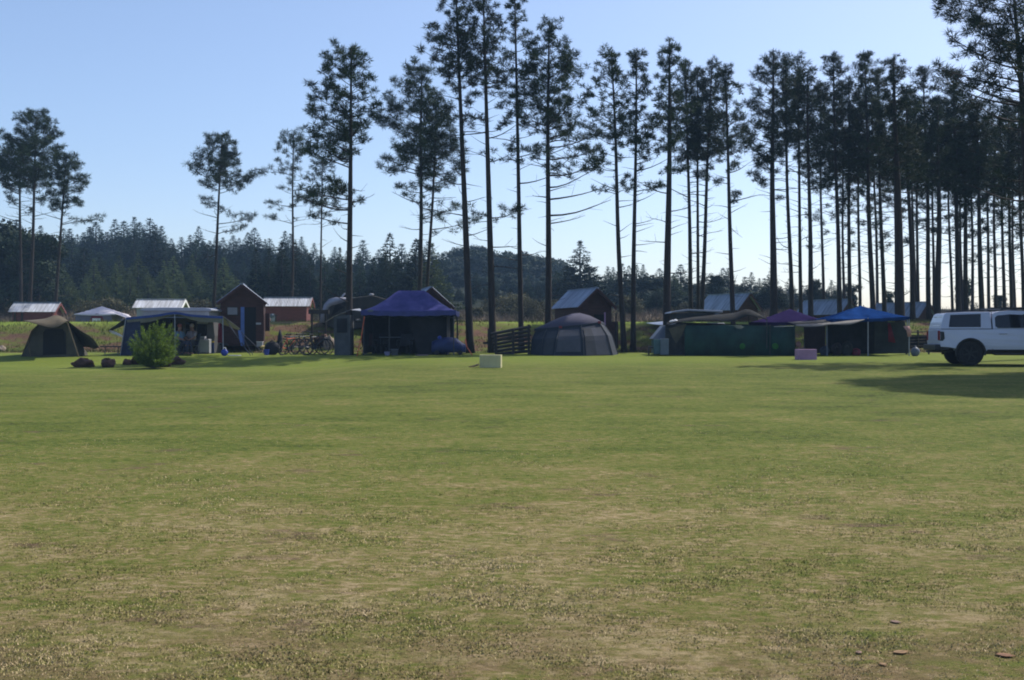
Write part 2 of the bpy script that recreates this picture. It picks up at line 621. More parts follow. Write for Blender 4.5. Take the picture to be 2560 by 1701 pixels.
# ------------------------------------------------------------------ tall pines
def needles_at(cent, rad, per, width, g, flat=.85):
    """bursts of thin needle blades round every tuft centre"""
    cent = np.asarray(cent)
    n = len(cent)
    N = n * per
    c = np.repeat(cent, per, 0)
    rr = np.repeat(np.asarray(rad), per)
    d = g.normal(size=(N, 3))
    d /= np.linalg.norm(d, axis=1)[:, None]
    d[:, 2] = d[:, 2] * flat + .15
    s = g.normal(size=(N, 3))
    s -= d * (s * d).sum(1)[:, None]
    s /= np.linalg.norm(s, axis=1)[:, None] + 1e-6
    r0 = rr * (.05 + .35 * g.random(N))
    r1 = rr * (.75 + .35 * g.random(N))
    wv = (width * (.7 + .6 * g.random(N)))[:, None]
    V = np.zeros((N, 3, 3))
    V[:, 0] = c + d * r0[:, None] - s * wv
    V[:, 1] = c + d * r0[:, None] + s * wv
    V[:, 2] = c + d * r1[:, None]
    return V.reshape(-1, 3)


def pine(label, top, basex, D, r, wl, wr, bl, br, sp, dens=1., seed=0, group="tall pines", nm=None, name="pine_tree", dead=1., tuft=.33, extra=()):
    """top=(px,py); wl/wr crown half widths in px to the left and right; bl/br rows of the lowest full
    branches on each side; sp the row of the last stray tuft"""
    q = random.Random(seed * 7 + 3)
    g_ = np.random.default_rng(seed + 100)
    base = Gp(basex, D, -.15)
    tp = P(top[0], top[1], D)
    root = thing(name, base, label, "tree", group)
    H = tp.z - base.z
    ax = tp - base
    wob = [q.uniform(-1, 1) for _ in range(6)]

    def at(t):
        return base + ax * t + Vector((math.sin(t * 5 + wob[0] * 3) * .06 * wob[1], math.sin(t * 6 + wob[2] * 3) * .08, 0)) * (t * (1 - t) * 4) * H / 12

    def tr(t):
        return r * (1 - t) ** .8 * .92 + .022 + (.35 * r * max(0, 1 - t * 14) ** 2)
    tm = M()
    N = 20
    tm.tube([at(i / N) for i in range(N + 1)], [tr(i / N) for i in range(N + 1)], 9)
    mpx = D / F

    def row2t(y):
        return (P(top[0], y, D).z - base.z) / H
    tl, trr, ts = row2t(bl), row2t(br), row2t(sp)
    bm = dm = tm
    cent, rad = [], []

    def branch(t, az, length, rise, fol, curl=.25):
        p0 = at(t)
        dx, dy = math.cos(az), math.sin(az)
        pts = []
        n = 5
        kx, ky = q.uniform(-.14, .14), q.uniform(-.12, .12)
        for i in range(n + 1):
            s = i / n
            rr = length * s
            hz = rise * rr + curl * length * s * s + ky * length * math.sin(s * 5) * .3
            px_ = dx * rr - dy * kx * length * math.sin(s * 3.1)
            py_ = dy * rr + dx * kx * length * math.sin(s * 3.1)
            pts.append(p0 + Vector((px_, py_, hz)))
        rb = min(.4 * tr(t), .008 + .013 * length)
        (bm if fol else dm).tube(pts, [rb * (1 - .78 * i / n) for i in range(n + 1)], 4)
        if fol:
            k = max(3, int(length * 8.6 * fol))
            for i in range(k):
                s = 1 - (i / k) * .72 if k > 1 else 1
                f_ = s * n
                a = min(int(f_), n - 1)
                pc = pts[a].lerp(pts[a + 1], f_ - a)
                sd = (1.0 - s) * .55 * length + .16
                off = Vector((q.uniform(-1, 1) * sd, q.uniform(-1, 1) * sd, q.uniform(-.35, .6) * sd))
                pc2 = pc + off
                if i and off.length > .22:
                    bm.tube([pc, pc2], [rb * .45, .006], 3)
                cent.append(tuple(pc2 - base))
                rad.append(tuft * q.uniform(.75, 1.2) * (.8 + .25 * min(1, length / 2)))
        elif length > 1.1:
            for i in (2, 3, 4):
                if q.random() < .7:
                    e = pts[i] + Vector((dx, dy, 0)) * length * q.uniform(.1, .3) + Vector((q.uniform(-.2, .2), q.uniform(-.2, .2), q.uniform(-.05, .3))) * length
                    dm.tube([pts[i], e], [.008, .004], 3)

    # whorls through the crown
    t = min(tl, trr)
    while t < .985:
        k = q.choice((2, 3, 3, 4))
        a0 = q.uniform(0, 6.28)
        for j in range(k):
            az = a0 + j * 6.283 / k + q.uniform(-.45, .45)
            side = (math.cos(az) + 1) / 2
            tb = tl + (trr - tl) * side
            if t < tb - .005:
                continue
            w_ = (wl + (wr - wl) * side) * mpx * (1.26 if basex > 1700 else 1.14)
            u = (t - tb) / max(.05, 1 - tb)
            prof = (min(1, .72 + u * 1.6) if u < .18 else 1) * (1 - u) ** .62 + .10
            L = w_ * prof * q.uniform(.72, 1.12)
            if q.random() < .08: L *= .5
            branch(min(t + q.uniform(-.008, .008), .985), az, L, .12 + .55 * u + q.uniform(-.1, .1), dens)
        t += (.30 + .12 * q.random()) / H * (1.25 if dens < .8 else 1)
    for i in range(5):      # leader
        cent.append(tuple(tp - base + Vector((q.uniform(-.12, .12), q.uniform(-.12, .12), -i * .22))))
        rad.append(tuft * .85)
    # thinning zone: stray tufts and dead branches
    t = ts
    while t < min(tl, trr):
        az = q.uniform(0, 6.28)
        side = (math.cos(az) + 1) / 2
        w_ = (wl + (wr - wl) * side) * mpx
        if q.random() < .8 * (t - ts) / max(.01, min(tl, trr) - ts) + .1:
            branch(t, az, w_ * q.uniform(.35, .8), q.uniform(-.05, .2), dens * .75)
        else:
            branch(t, az, w_ * q.uniform(.4, .9), q.uniform(.0, .35), 0, q.uniform(-.1, .2))
        t += .24 / H
    t = .16
    lim = min(tl, trr)
    while t < lim:
        if q.random() < .75 * dead:
            az = q.uniform(0, 6.28)
            L = q.uniform(.3, 1.1) + (1.0 * q.random() if q.random() < .35 else 0)
            branch(t, az, L * (.6 + .6 * t / lim), q.uniform(-.12, .4), 0, q.uniform(-.15, .2))
        t += .28 / H
    for (ey, ex, fol) in extra:     # branches the photo shows singly: row, reach in px (minus = left), foliage
        te = row2t(ey)
        branch(te, (0 if ex > 0 else math.pi) + q.uniform(-.5, .5), abs(ex) * mpx * 1.1, .1, fol, .15)
    tm.build("trunk", bark, root, smooth=True)
    per = 44
    V = needles_at(cent, rad, per, .0145, g_)
    np_mesh("crown", V, np.arange(len(V)).reshape(-1, 3), nm or needle, root)
    return root


PINES = [
    # label, top, basex, D, r, wl, wr, bl, br, sp, dens, extra
    ("tall pine with the highest crown of the three at the far left", (92, 288), 72, 75, .14, 78, 72, 470, 470, 550, 1.15, ()),
    ("pine cut by the left picture edge, its crown merging into the taller pine beside it", (50, 352), 52, 78, .13, 70, 52, 500, 480, 560, 1.1, ()),
    ("shorter pine with one low bare bough reaching right, rightmost of the left trio", (166, 389), 133, 72, .12, 46, 52, 520, 520, 550, 1.15, ((563, 90, .6),)),
    ("lone slim pine standing apart above the caravan with the pop-top roof", (556, 340), 530, 72, .12, 66, 68, 480, 500, 545, 1.0, ((560, 85, .7), (585, 60, .6), (455, 100, .9), (430, -66, .9))),
    ("thin pine with a sparse narrow crown above the red hut", (735, 330), 727, 76, .10, 55, 60, 450, 430, 555, .8, ((560, -55, .5), (520, -60, .6))),
    ("spindly pale pine in the shadow of the big left-leaning crown", (806, 400), 800, 76, .075, 46, 46, 520, 520, 575, .8, ()),
    ("big pine with a lopsided crown drooping left, rising beside the blue canopy's left corner", (878, 122), 872, 46.3, .15, 128, 64, 470, 330, 520, 1.15, ((360, 48, .6), (500, -110, .8), (525, -135, .5), (560, -100, .4), (505, 60, 0))),
    ("pine with a broad even crown behind the blue canopy roof", (1055, 165), 1047, 60, .13, 104, 70, 430, 440, 560, 1.1, ((440, -100, .4), (550, 60, .6))),
    ("thinner pine pressed close on the right of the broad-crowned one behind the canopy", (1092, 262), 1063, 61, .10, 44, 78, 470, 470, 560, 1.0, ((540, 90, .6), (575, 115, .6))),
    ("very tall pine topping out of the picture, beside the blue tarp and orange strap", (1140, -30), 1176, 48.3, .165, 82, 62, 225, 240, 400, 1.05, ((460, -70, 0), (540, -85, 0), (590, 70, 0))),
    ("very tall pine with stray tufts half way down, beside the log fence's left end", (1208, -22), 1233, 48.3, .16, 62, 68, 215, 215, 330, 1.05, ((405, 72, 1.), (330, 50, .8), (545, 85, 1.), (540, -30, .6), (300, -50, .9))),
    ("slender tall pine with a thin see-through crown, behind the log fence's raised end", (1287, -14), 1304, 50, .12, 42, 58, 290, 290, 440, .75, ((395, 75, .7), (460, 100, 0), (280, -48, .8))),
    ("broad pine with long bare boughs sweeping right, rising behind the grey dome tent", (1373, 60), 1369, 50.5, .16, 80, 105, 340, 350, 440, 1.2, ((440, 130, 1.2), (400, 140, 1.2), (370, 120, 1.1), (500, 140, 0), (560, 95, 0), (540, 150, 0), (470, 120, 0))),
    ("left one of the pair of thin pines right of the grey dome tent", (1528, 132), 1561, 49.3, .12, 78, 38, 385, 370, 480, .95, ((485, -50, .8), (480, 30, 1.))),
    ("right one of the pair of thin pines right of the grey dome tent", (1591, 134), 1583, 49.6, .115, 42, 58, 370, 400, 490, 1.0, ((480, 65, 1.), (560, 60, 0))),
    ("thick-trunked pine with the pointed top, rising at the left end of the olive awning", (1674, 101), 1668, 50.6, .2, 50, 55, 365, 370, 450, 1.15, ((435, 38, 1.2), (560, -60, 0), (530, 70, 0))),
    ("left one of three thin trunks close together left of the second grey hut roof", (1714, 155), 1728, 60, .12, 42, 42, 380, 380, 470, 1.2, ()),
    ("thinnest, middle one of three trunks close together left of the second grey hut roof", (1744, 172), 1745, 61, .09, 38, 40, 370, 370, 450, 1.1, ()),
    ("right one of three thin trunks close together, its top bending right", (1781, 146), 1752, 59.5, .12, 46, 52, 380, 390, 480, 1.2, ()),
    ("pine standing in front of the grey hut roof above the olive awning", (1813, 168), 1834, 53, .12, 44, 46, 380, 390, 480, 1.2, ((460, -50, .8), (490, 30, .8))),
    ("thick dark pine trunk behind the purple canopy, crown highest of its clump", (1933, 132), 1934, 57, .20, 70, 44, 400, 380, 470, 1.25, ((450, -50, .9), (460, -25, .8))),
    ("thin pine above the purple canopy's right slope", (1964, 140), 1980, 60, .12, 42, 40, 350, 350, 420, 1.2, ()),
    ("thin pine left of the hut roof between the purple and the bright blue canopy", (1994, 146), 2003, 62, .105, 42, 44, 345, 350, 420, 1.2, ()),
    ("pine rising at the left edge of the hut roof beside the purple canopy", (2019, 178), 2027, 58, .135, 42, 52, 370, 390, 480, 1.2, ((460, 62, 1.), (475, 45, .8))),
    ("pine in front of the hut roof just left of the bright blue canopy", (2083, 137), 2100, 60, .13, 52, 48, 400, 400, 540, 1.2, ()),
    ("pine with its trunk just right of the gable between the two canopies", (2122, 196), 2125, 62, .115, 46, 46, 400, 410, 540, 1.15, ()),
    ("thin pine above the left slope of the bright blue canopy", (2147, 224), 2150, 70, .10, 42, 42, 430, 430, 590, 1.1, ()),
    ("double-headed pine right above the peak of the bright blue canopy", (2161, 138), 2184, 60, .15, 48, 56, 420, 410, 600, 1.2, ()),
    ("pine with short stubs above the bright blue canopy's right slope", (2193, 176), 2212, 62, .125, 42, 46, 420, 420, 640, 1.15, ()),
    ("thickest trunk of the stand, before the hut roof right of the blue canopy", (2234, 141), 2252, 50, .25, 46, 52, 430, 430, 520, 1.2, ()),
    ("pine rising right of the thickest trunk, in front of the last hut roof", (2266, 222), 2282, 56, .13, 42, 46, 440, 440, 540, 1.15, ()),
    ("pair-like thin pine over the ridge of the last hut roof", (2288, 250), 2297, 70, .10, 42, 42, 450, 450, 520, 1.1, ()),
    ("pine with a narrow free-standing tip above the dark gable of the last hut", (2309, 174), 2323, 60, .13, 46, 52, 440, 440, 540, 1.2, ()),
    ("stout pine directly left of the white pickup's canopy", (2345, 262), 2344, 58, .18, 52, 50, 450, 450, 540, 1.15, ()),
    ("very thin pine over the rear edge of the pickup", (2366, 250), 2382, 72, .09, 44, 44, 460, 460, 560, 1.1, ()),
    ("pine with the rounded top nearest the big overhanging crown, above the pickup's canopy window", (2383, 182), 2397, 60, .14, 52, 56, 460, 470, 620, 1.2, ((590, -60, .9),)),
    ("pine just right of the round-topped one above the pickup's canopy", (2408, 240), 2416, 62, .14, 48, 52, 470, 480, 620, 1.15, ()),
    ("dense green pine above the front end of the pickup's canopy", (2440, 255), 2456, 60, .15, 58, 56, 480, 490, 600, 1.2, ((500, -60, 1.), (490, 70, 1.))),
    ("large pine overhanging the top right corner of the picture", (2530, -70), 2600, 41, .25, 190, 170, 330, 330, 600, .55, ((60, -170, 1.), (30, -165, 1.), (110, -150, 1.1), (160, -120, 1.), (230, -110, 1.))),
]
for i, (lab, top, bx_, D_, r_, wl, wr, bl, br, sp, de, ex) in enumerate(PINES):
    big = i == len(PINES) - 1
    grove = bx_ > 1700 and not big
    pine(lab, top, bx_, D_, r_, wl, wr, bl + (25 if grove else 0), br + (25 if grove else 0), sp + (40 if grove else 0), de * (.68 if grove else .86), seed=i, nm=needle2 if grove else needle, extra=ex,
         group="tall pines behind the camp", tuft=.33 if big else (.36 if D_ > 55 else .30), dead=1.25 if grove else 1.)
# the pines deep in the stand, and two past the right edge that shade the lawn
DEEP = "slender pine deep in the dense dark stand above the pickup"
k = 60
for (tx, ty, bx_, D_) in ((2462, 300, 2474, 72), (2488, 318, 2488, 66), (2500, 292, 2513, 70), (2530, 330, 2538, 80), (2425, 300, 2432, 78), (2330, 300, 2335, 76),
                          (2235, 250, 2240, 80), (2050, 215, 2060, 78), (2105, 240, 2112, 80), (2545, 260, 2560, 62), (2570, 240, 2585, 66), (2520, 250, 2530, 64),
                          (2180, 240, 2195, 78), (2275, 280, 2290, 82), (2395, 300, 2408, 82), (2610, 220, 2625, 60), (2650, 260, 2665, 70)):
    pine(DEEP, (tx, ty), bx_, D_, .10 + .02 * R.random(), 48, 48, 460 + (bx_ - 2050) * .06, 460 + (bx_ - 2050) * .06, 640, .66, seed=k, nm=needle2, tuft=.36,
         group="slender pines deep in the stand", dead=1.2)
    k += 1
SHADE = "pine just outside the picture that shades the lawn by the pickup"
for (bx_, D_, ty, w_) in ((2740, 32.0, -150, 140), (2860, 33.0, -250, 150), (2960, 30.5, -380, 190), (3110, 34.5, -420, 180), (3060, 29.5, -420, 170)):
    pine(SHADE, (bx_ - 10, ty), bx_, D_, .2, w_, w_, 330, 330, 420, 1.1, seed=k, group="pines past the right edge", tuft=.5)
    k += 1


# ------------------------------------------------------------------ the wood behind
def conifer_mesh(seed, h=10., w=2.4, n=26, material=None, lean=0):
    g_ = np.random.default_rng(seed)
    q = random.Random(seed)
    V = []
    cnt = 0
    for j in range(n):
        t = (j + .5) / n
        z = h * (.06 + .94 * t)
        L = w * (1 - t) ** .95 * (.85 + .3 * q.random()) + .12
        k = max(4, int(9 * (1 - t) + 4))
        for i in range(k):
            az = 6.283 * i / k + q.random() * 1.2
            LL = L * q.uniform(.6, 1.1)
            m = max(3, int(LL * 8))
            for s in range(m):
                r0 = LL * (.25 + .75 * (s + q.random()) / m)
                c = np.array([math.cos(az) * r0, math.sin(az) * r0, z - .12 * r0 + .1 * r0 * r0 / max(LL, .3) + q.uniform(-.12, .12)])
                for _ in range(4):
                    d = np.array([math.cos(az) * .6, math.sin(az) * .6, .35]) + g_.normal(size=3) * .55
                    d *= q.uniform(.28, .5) * (1.1 - .5 * t) / np.linalg.norm(d)
                    sd = g_.normal(size=3)
                    sd *= (.10 - .05 * t) / np.linalg.norm(sd)
                    V += [c - sd, c + sd, c + d]
    for i in range(14):
        c = np.array([0, 0, h * (.97 + .03 * i / 14)])
        d = np.array([q.uniform(-.3, .3), q.uniform(-.3, .3), .35])
        sd = np.array([.05, q.uniform(-.05, .05), 0])
        V += [c - sd, c + sd, c + d]
    V = np.array(V)
    o = np_mesh("crown", V, np.arange(len(V)).reshape(-1, 3), material)
    me = o.data
    bpy.data.objects.remove(o)
    tm = M()
    tm.tube([(0, 0, -.3), (0, 0, h * .5), (0, 0, h * .97)], [h * .014 + .03, h * .008 + .02, .012], 6)
    to = tm.build("trunk", bark)
    tme = to.data
    bpy.data.objects.remove(to)
    return me, tme


def leafy_mesh(seed, h=8., w=3.2, material=None, trunk_h=.03, leaf=.22, N=7600):
    g_ = np.random.default_rng(seed)
    nl = 26
    lc = np.stack([g_.normal(size=nl) * w * .42, g_.normal(size=nl) * w * .42, h * (trunk_h + .10 + (.78 - trunk_h * .5) * g_.random(nl))], 1)
    lc[:, :2] *= (1.25 - lc[:, 2:3] / h * .75)
    lr = w * (.26 + .22 * g_.random(nl))
    idx = g_.integers(0, nl, N)
    d = g_.normal(size=(N, 3))
    d /= np.linalg.norm(d, axis=1)[:, None]
    c = lc[idx] + d * (lr[idx] * (.55 + .5 * g_.random(N)))[:, None] * np.array([1, 1, .8])
    c[:, 2] = np.maximum(c[:, 2], .1)
    a = g_.normal(size=(N, 3)); a /= np.linalg.norm(a, axis=1)[:, None]
    b = np.cross(a, d); b /= np.linalg.norm(b, axis=1)[:, None] + 1e-6
    s = (leaf * (.6 + .8 * g_.random(N)))[:, None]
    V = np.stack([c - a * s, c + b * s * .6, c + a * s, c - b * s * .6], 1).reshape(-1, 3)
    o = np_mesh("crown", V, np.arange(len(V)).reshape(-1, 4), material)
    me = o.data
    bpy.data.objects.remove(o)
    tm = M()
    tm.tube([(0, 0, -.3), (.05, 0, h * .3), (0, .05, h * .6)], [h * .02 + .02, h * .014 + .01, .02], 6)
    for i in range(5):
        tm.tube([(0, 0, h * (.25 + .05 * i)), tuple(lc[i] * .8 + np.array([0, 0, .1]))], [h * .008, .015], 4)
    to = tm.build("trunk", bark)
    tme = to.data
    bpy.data.objects.remove(to)
    return me, tme


FIRS = [conifer_mesh(s, 10, w_, 26, firm) for s, w_ in ((1, 1.9), (2, 2.3), (3, 2.0), (4, 2.7))]
YOUNG = [conifer_mesh(s, 10, w_, 20, firm2) for s, w_ in ((5, 3.2), (6, 3.8))]
LEAFY = [leafy_mesh(s, 8, w_, leafm) for s, w_ in ((7, 3.4), (8, 4.0), (9, 3.0))]
SCRUB = [leafy_mesh(s, 3, w_, scrubm, .02, .11, 3600) for s, w_ in ((10, 2.2), (11, 2.8))]
ROUNDP = [leafy_mesh(s, 9, w_, firm, .12, .17, 7000) for s, w_ in ((12, 3.4), (13, 3.0))]


def plant(proto, h0, name, label, cat, group, px, D, topy, wf=1.):
    wf *= 1.3 if D > 115 else 1.
    x = X(px, D)
    z = gz(x, D)
    h = P(px, topy, D).z - z
    if h < .6:
        return
    s = h / h0
    root = thing(name, (x, D, z), label, cat, group, rz=R.uniform(0, 6.28))
    root.scale = (s * wf, s * wf, s)
    for nm, me in (("crown", proto[0]), ("trunk", proto[1])):
        o = bpy.data.objects.new(nm, me)
        C.objects.link(o)
        o.parent = root


def interp(tab, x):
    for (a, b), (c, d) in zip(tab, tab[1:]):
        if x <= c:
            return b + (d - b) * max(0, (x - a)) / (c - a)
    return tab[-1][1]


SKYL = [(-200, 540), (0, 560), (90, 575), (200, 572), (330, 562), (450, 566), (520, 590), (600, 590), (700, 602), (800, 625), (900, 632), (960, 615), (1090, 618), (1130, 640),
        (1300, 640), (1420, 665), (1500, 680), (1600, 690), (1700, 690), (1850, 700), (1960, 712), (2100, 730), (2160, 770)]
WG = "dark conifers of the far wood"
WL = "dark conifer in the far wood on the hillside"
px = -190
while px < 1120:            # skyline row
    plant(R.choice(FIRS), 10, "conifer_tree", WL, "tree", WG, px, R.uniform(160, 190), interp(SKYL, px) + R.choice((-22, -8, 6, 12, 26)) + R.uniform(-8, 10), R.uniform(1.3, 2.0))
    px += R.uniform(11, 27)
px = -200
while px < 1140:            # second row
    plant(R.choice(FIRS), 10, "conifer_tree", WL, "tree", WG, px, R.uniform(138, 155), interp(SKYL, px) + R.uniform(12, 70), R.uniform(1.3, 2.0))
    px += R.uniform(16, 34)
px = -190
while px < 1120:            # third row, lower
    plant(R.choice(FIRS + YOUNG[:1]), 10, "conifer_tree", WL, "tree", WG, px, R.uniform(120, 134), interp(SKYL, px) + R.uniform(50, 125), R.uniform(1.3, 2.0))
    px += R.uniform(20, 42)
for a, top in ((-20, 560), (35, 572), (95, 585), (-70, 580), (60, 600)):      # the dark clump at the far left
    plant(R.choice(ROUNDP), 9, "background_tree", "dark broad tree massed behind the far left pines", "tree", "dark trees behind the left pines", a, R.uniform(92, 100), top, 1.1)
YG = "young light green conifers at the foot of the wood"
YL = "bushy young conifer at the foot of the left wood, lighter green than those behind"
for (a, top, D_) in ((235, 655, 112), (290, 668, 110), (345, 640, 114), (410, 655, 112), (160, 660, 112), (560, 650, 110), (480, 640, 114), (-60, 700, 108), (10, 690, 106), (215, 680, 108), (262, 700, 104), (325, 668, 106), (370, 690, 110), (455, 690, 106), (500, 670, 110), (590, 690, 108), (130, 690, 110),
                     (640, 690, 104), (90, 700, 102), (180, 705, 102), (420, 705, 102)):
    plant(R.choice(YOUNG), 10, "young_conifer", YL, "tree", YG, a, D_, top + R.uniform(-8, 8), R.uniform(1.0, 1.5))
MG = "mid green conifers between the red hut and the blue canopy"
ML = "mid green pine in the dense row behind the red hut and canopies"
for a in (640, 672, 705, 740, 775, 812, 850, 900, 935, 965):
    plant(R.choice(FIRS), 10, "conifer_tree", ML, "tree", MG, a, R.uniform(98, 112), 612 + (a - 640) * .08 + R.uniform(-14, 22), R.uniform(1.1, 1.5))
for lab, a, top, D_, pr, wf in (("broad layered pine peeking over the wood left of the broad-crowned tall pine", 975, 586, 105, FIRS[3], 1.5),
                                ("dense pine right behind the two trunks over the blue canopy", 1040, 600, 100, FIRS[3], 1.5),
                                ("yellowish green pine just left of the tallest trunk", 1080, 612, 96, YOUNG[0], 1.25),
                                ("spreading layered pine standing out above the dark wood right of the dome-tent hut's pine", 1450, 605, 118, FIRS[3], 1.5),
                                ("tuft-topped tree left of the thick trunk above the second grey hut", 1790, 688, 112, ROUNDP[0], .9),
                                ("broad dark tree behind the thick trunk over the purple canopy", 1928, 676, 105, FIRS[3], 2.0),
                                ("rounded tree behind the hut left of the bright blue canopy", 2040, 700, 105, LEAFY[0], .75),
                                ("bluish bushy tree behind the bright blue canopy's peak", 2130, 712, 108, ROUNDP[1], 1.1),
                                ("small dark tree low between the trunks left of the pickup canopy", 2225, 728, 98, ROUNDP[1], .9),
                                ("low dark tree behind the pickup cab's roof rack", 2500, 738, 96, ROUNDP[0], 1.1),
                                ("lone dark bush-like tree among the trunks behind the pickup canopy", 2410, 700, 95, ROUNDP[0], .8)):
    plant(pr, {id(FIRS[3]): 10, id(YOUNG[0]): 10, id(LEAFY[0]): 8, id(LEAFY[1]): 8}.get(id(pr), 9), "background_tree", lab, "tree", None, a, D_, top, wf)
BG_ = "rounded broadleaf trees on the dark hill"
BL = "rounded dark tree of the hill wood between the tall trunks"
px = 1115
while px < 1440:
    plant(R.choice(LEAFY), 8, "broadleaf_tree", BL, "tree", BG_, px, R.uniform(185, 215), interp([(1110, 640), (1180, 612), (1280, 620), (1380, 640), (1450, 665)], px) + R.uniform(-4, 16), R.uniform(.8, 1.1))
    px += R.uniform(12, 24)
px = 1120
while px < 1520:
    plant(R.choice(LEAFY), 8, "broadleaf_tree", BL, "tree", BG_, px, R.uniform(155, 175), 672 + (px - 1120) * .06 + R.uniform(-12, 16), R.uniform(.85, 1.2))
    px += R.uniform(16, 30)
FG = "pale green young conifers in front of the hill wood"
FL = "pale young conifer standing in front of the dark hill wood"
px = 1110
while px < 1720:
    plant(R.choice(FIRS + YOUNG[:1]), 10, "young_conifer", FL, "tree", FG, px, R.uniform(118, 138), 712 + R.uniform(-34, 24), R.uniform(1.1, 1.6))
    px += R.uniform(15, 28)
RG = "trees of the low wood behind the right huts"
RL = "tree of the low dark wood behind the right-hand huts"
px = 1520
while px < 2180:
    plant(R.choice(FIRS + LEAFY[:1]), 9, "background_tree", RL, "tree", RG, px, R.uniform(122, 150), interp(SKYL, px) + R.uniform(-18, 14), R.uniform(1.3, 2.0))
    px += R.uniform(11, 22)
px = 1620
while px < 2160:
    plant(R.choice(FIRS[2:] + LEAFY), 9, "background_tree", RL, "tree", RG, px, R.uniform(104, 116), interp(SKYL, px) + R.uniform(14, 50), R.uniform(1.5, 2.1))
    px += R.uniform(18, 34)
SG = "scrub bushes in the dry field"
SL = "scruffy olive bush in the dry field at the foot of the wood"
px = -120
while px < 1760:
    plant(R.choice(SCRUB), 3, "scrub_bush", SL, "bush", SG, px, R.uniform(86, 104), 762 + R.uniform(-26, 14), R.uniform(.9, 1.5))
    px += R.uniform(30, 70)


# ------------------------------------------------------------------ huts
def hut(label, px, D, ridge_y, eave_y, W, L, yaw_deg, roofm=zinc_b, wallm=brownwood, group=None, name="wooden_hut", door=None, window=None, z0=None, over=.14, stilts=True, side=None, post=False, trim=None):
    """px,D: middle of the gable that faces us; local -Y is that gable, ridge runs along +Y"""
    x = X(px, D)
    gr = gz(x, D) if z0 is None else z0
    root = thing(name, (x, D, gr), label, "hut", group, rz=math.radians(yaw_deg))
    zr = P(px, ridge_y, D).z - gr
    ze = P(px, eave_y, D).z - gr
    zb = .28 if stilts else -.15
    h = W / 2
    a = M()
    zw = ze + (zr - ze) * .12 - .03
    inw = h - over
    zap = zr - .06
    a.prism([(-inw, .12, zb), (inw, .12, zb), (inw, .12, zw), (0, .12, zap), (-inw, .12, zw)], (0, L - .24, 0))
    wall = a.build("wall", wallm, root, local=True)
    r = M()
    n = max(8, int(L / .09)) * 4
    for sgn in (-1, 1):
        up, lo = [], []
        for i in range(n + 1):
            yy = -.12 + (L + .24) * i / n
            c = .02 * math.sin(i / 4 * 2 * math.pi)
            nx, nz_ = sgn * (zr - ze) / math.hypot(h, zr - ze), h / math.hypot(h, zr - ze)
            up.append(Vector((sgn * .012 + nx * c, yy, zr + nz_ * c)))
            lo.append(Vector((sgn * h + nx * c, yy, ze + nz_ * c)))
        r.grid([up, lo])
    rf = r.build("roof", roofm, root, local=True, solid=.012)
    rc = M()
    rc.box((0, L / 2, zr + .02), (.16, L + .26, .02))
    rc.build("ridge_cap", zinc_b if trim is None else trim, rf, local=True)
    b = M()
    for sgn in (-1, 1):
        ang = math.atan2(zr - ze, h)
        m = Matrix.Rotation(sgn * ang, 3, 'Y')
        b.box((sgn * h / 2, -.135, (zr + ze) / 2 - .07), (math.hypot(h, zr - ze) - .02, .025, .13), mtx=m)
    b.build("bargeboard", trim or wallm, root, local=True)
    if stilts:
        for sx in (-1, 1):
            for yy in (.25, L - .3):
                M().box((sx * (inw - .1), yy, zb / 2 - .3), (.12, .12, zb + .6)).build("stilt", darkwood, root, local=True)
    if door:
        dx, dw, dz0, dz1, dm_ = door
        d = M().box((dx, .105, (dz0 + dz1) / 2), (dw, .04, dz1 - dz0)).build("door", dm_, root, local=True)
    if window:
        wx, ww, wz0, wz1 = window
        wo = M().box((wx, .105, (wz0 + wz1) / 2), (ww + .08, .03, wz1 - wz0 + .08)).build("window", darkwood, root, local=True)
        M().box((wx, .088, (wz0 + wz1) / 2), (ww, .012, wz1 - wz0)).build("pane", lightglass, wo, local=True)
    if side:
        sgn, y0, y1, z0_, z1_, smat = side        # a pale window in the long side that faces us
        M().box((sgn * (inw + .012), (y0 + y1) / 2, (z0_ + z1_) / 2), (.03, y1 - y0, z1_ - z0_)).build("side_window", smat, root, local=True)
    if post:
        for yy in post:
            M().box((post_x(h, over), yy, ze / 2 - .1), (.08, .08, ze + .1)).build("porch_post", darkwood, root, local=True)
    return root


def post_x(h, over):
    return -(h - .05)


HG = "wooden huts on the terrace"
hut("small red hut with shiny zinc roof behind the brown tent", 147, 70, 757, 781, 1.7, 2.75, 90, zinc, redwood, HG, stilts=False, z0=None, post=(2.45, 2.0))
hut("hut showing only a shiny white zinc roof above the caravan", 459, 66, 749, 771, 1.7, 2.7, 90, zinc, offwhite, HG, stilts=False, trim=white)
hut("red hut with shiny zinc roof and pale shuttered window, right of the tall brown hut", 776, 68, 744, 767, 1.6, 2.75, 90, zinc, redwood, HG, stilts=False, side=(-1, 2.05, 2.5, .55, 1.05, offwhite))
hB = hut("tall dark brown hut on stilts with blue door edge and open doorway", 605, 49.3, 710, 757, 2.17, 3.0, 11, zinc_b, brownwood, HG,
         door=(.36, .5, .32, 2.02, darkvoid), window=(-.42, .42, 1.68, 2.0))
M().box((.02, .085, 1.15), (.16, .05, 1.75)).build("door_edge", bluepaint, hB, local=True)
M().box((1.1, .8, 1.35), (.2, .7, .8)).build("side_cupboard", brownwood, hB, local=True)
M().box((.72, .09, 1.28), (.22, .03, .09)).build("wall_lamp", offwhite, hB, local=True)
ln = M()
ln.prism([(-1.12, .5, 2.02), (-2.5, .5, 1.72), (-2.5, .5, 1.66), (-1.12, .5, 1.92)], (0, 1.8, 0))
ln.build("lean_to_roof", zinc_b, hB, local=True)
M().box((-1.75, 1.6, .95), (1.2, 1.2, 1.4)).build("lean_to_wall", brownwood, hB, local=True)
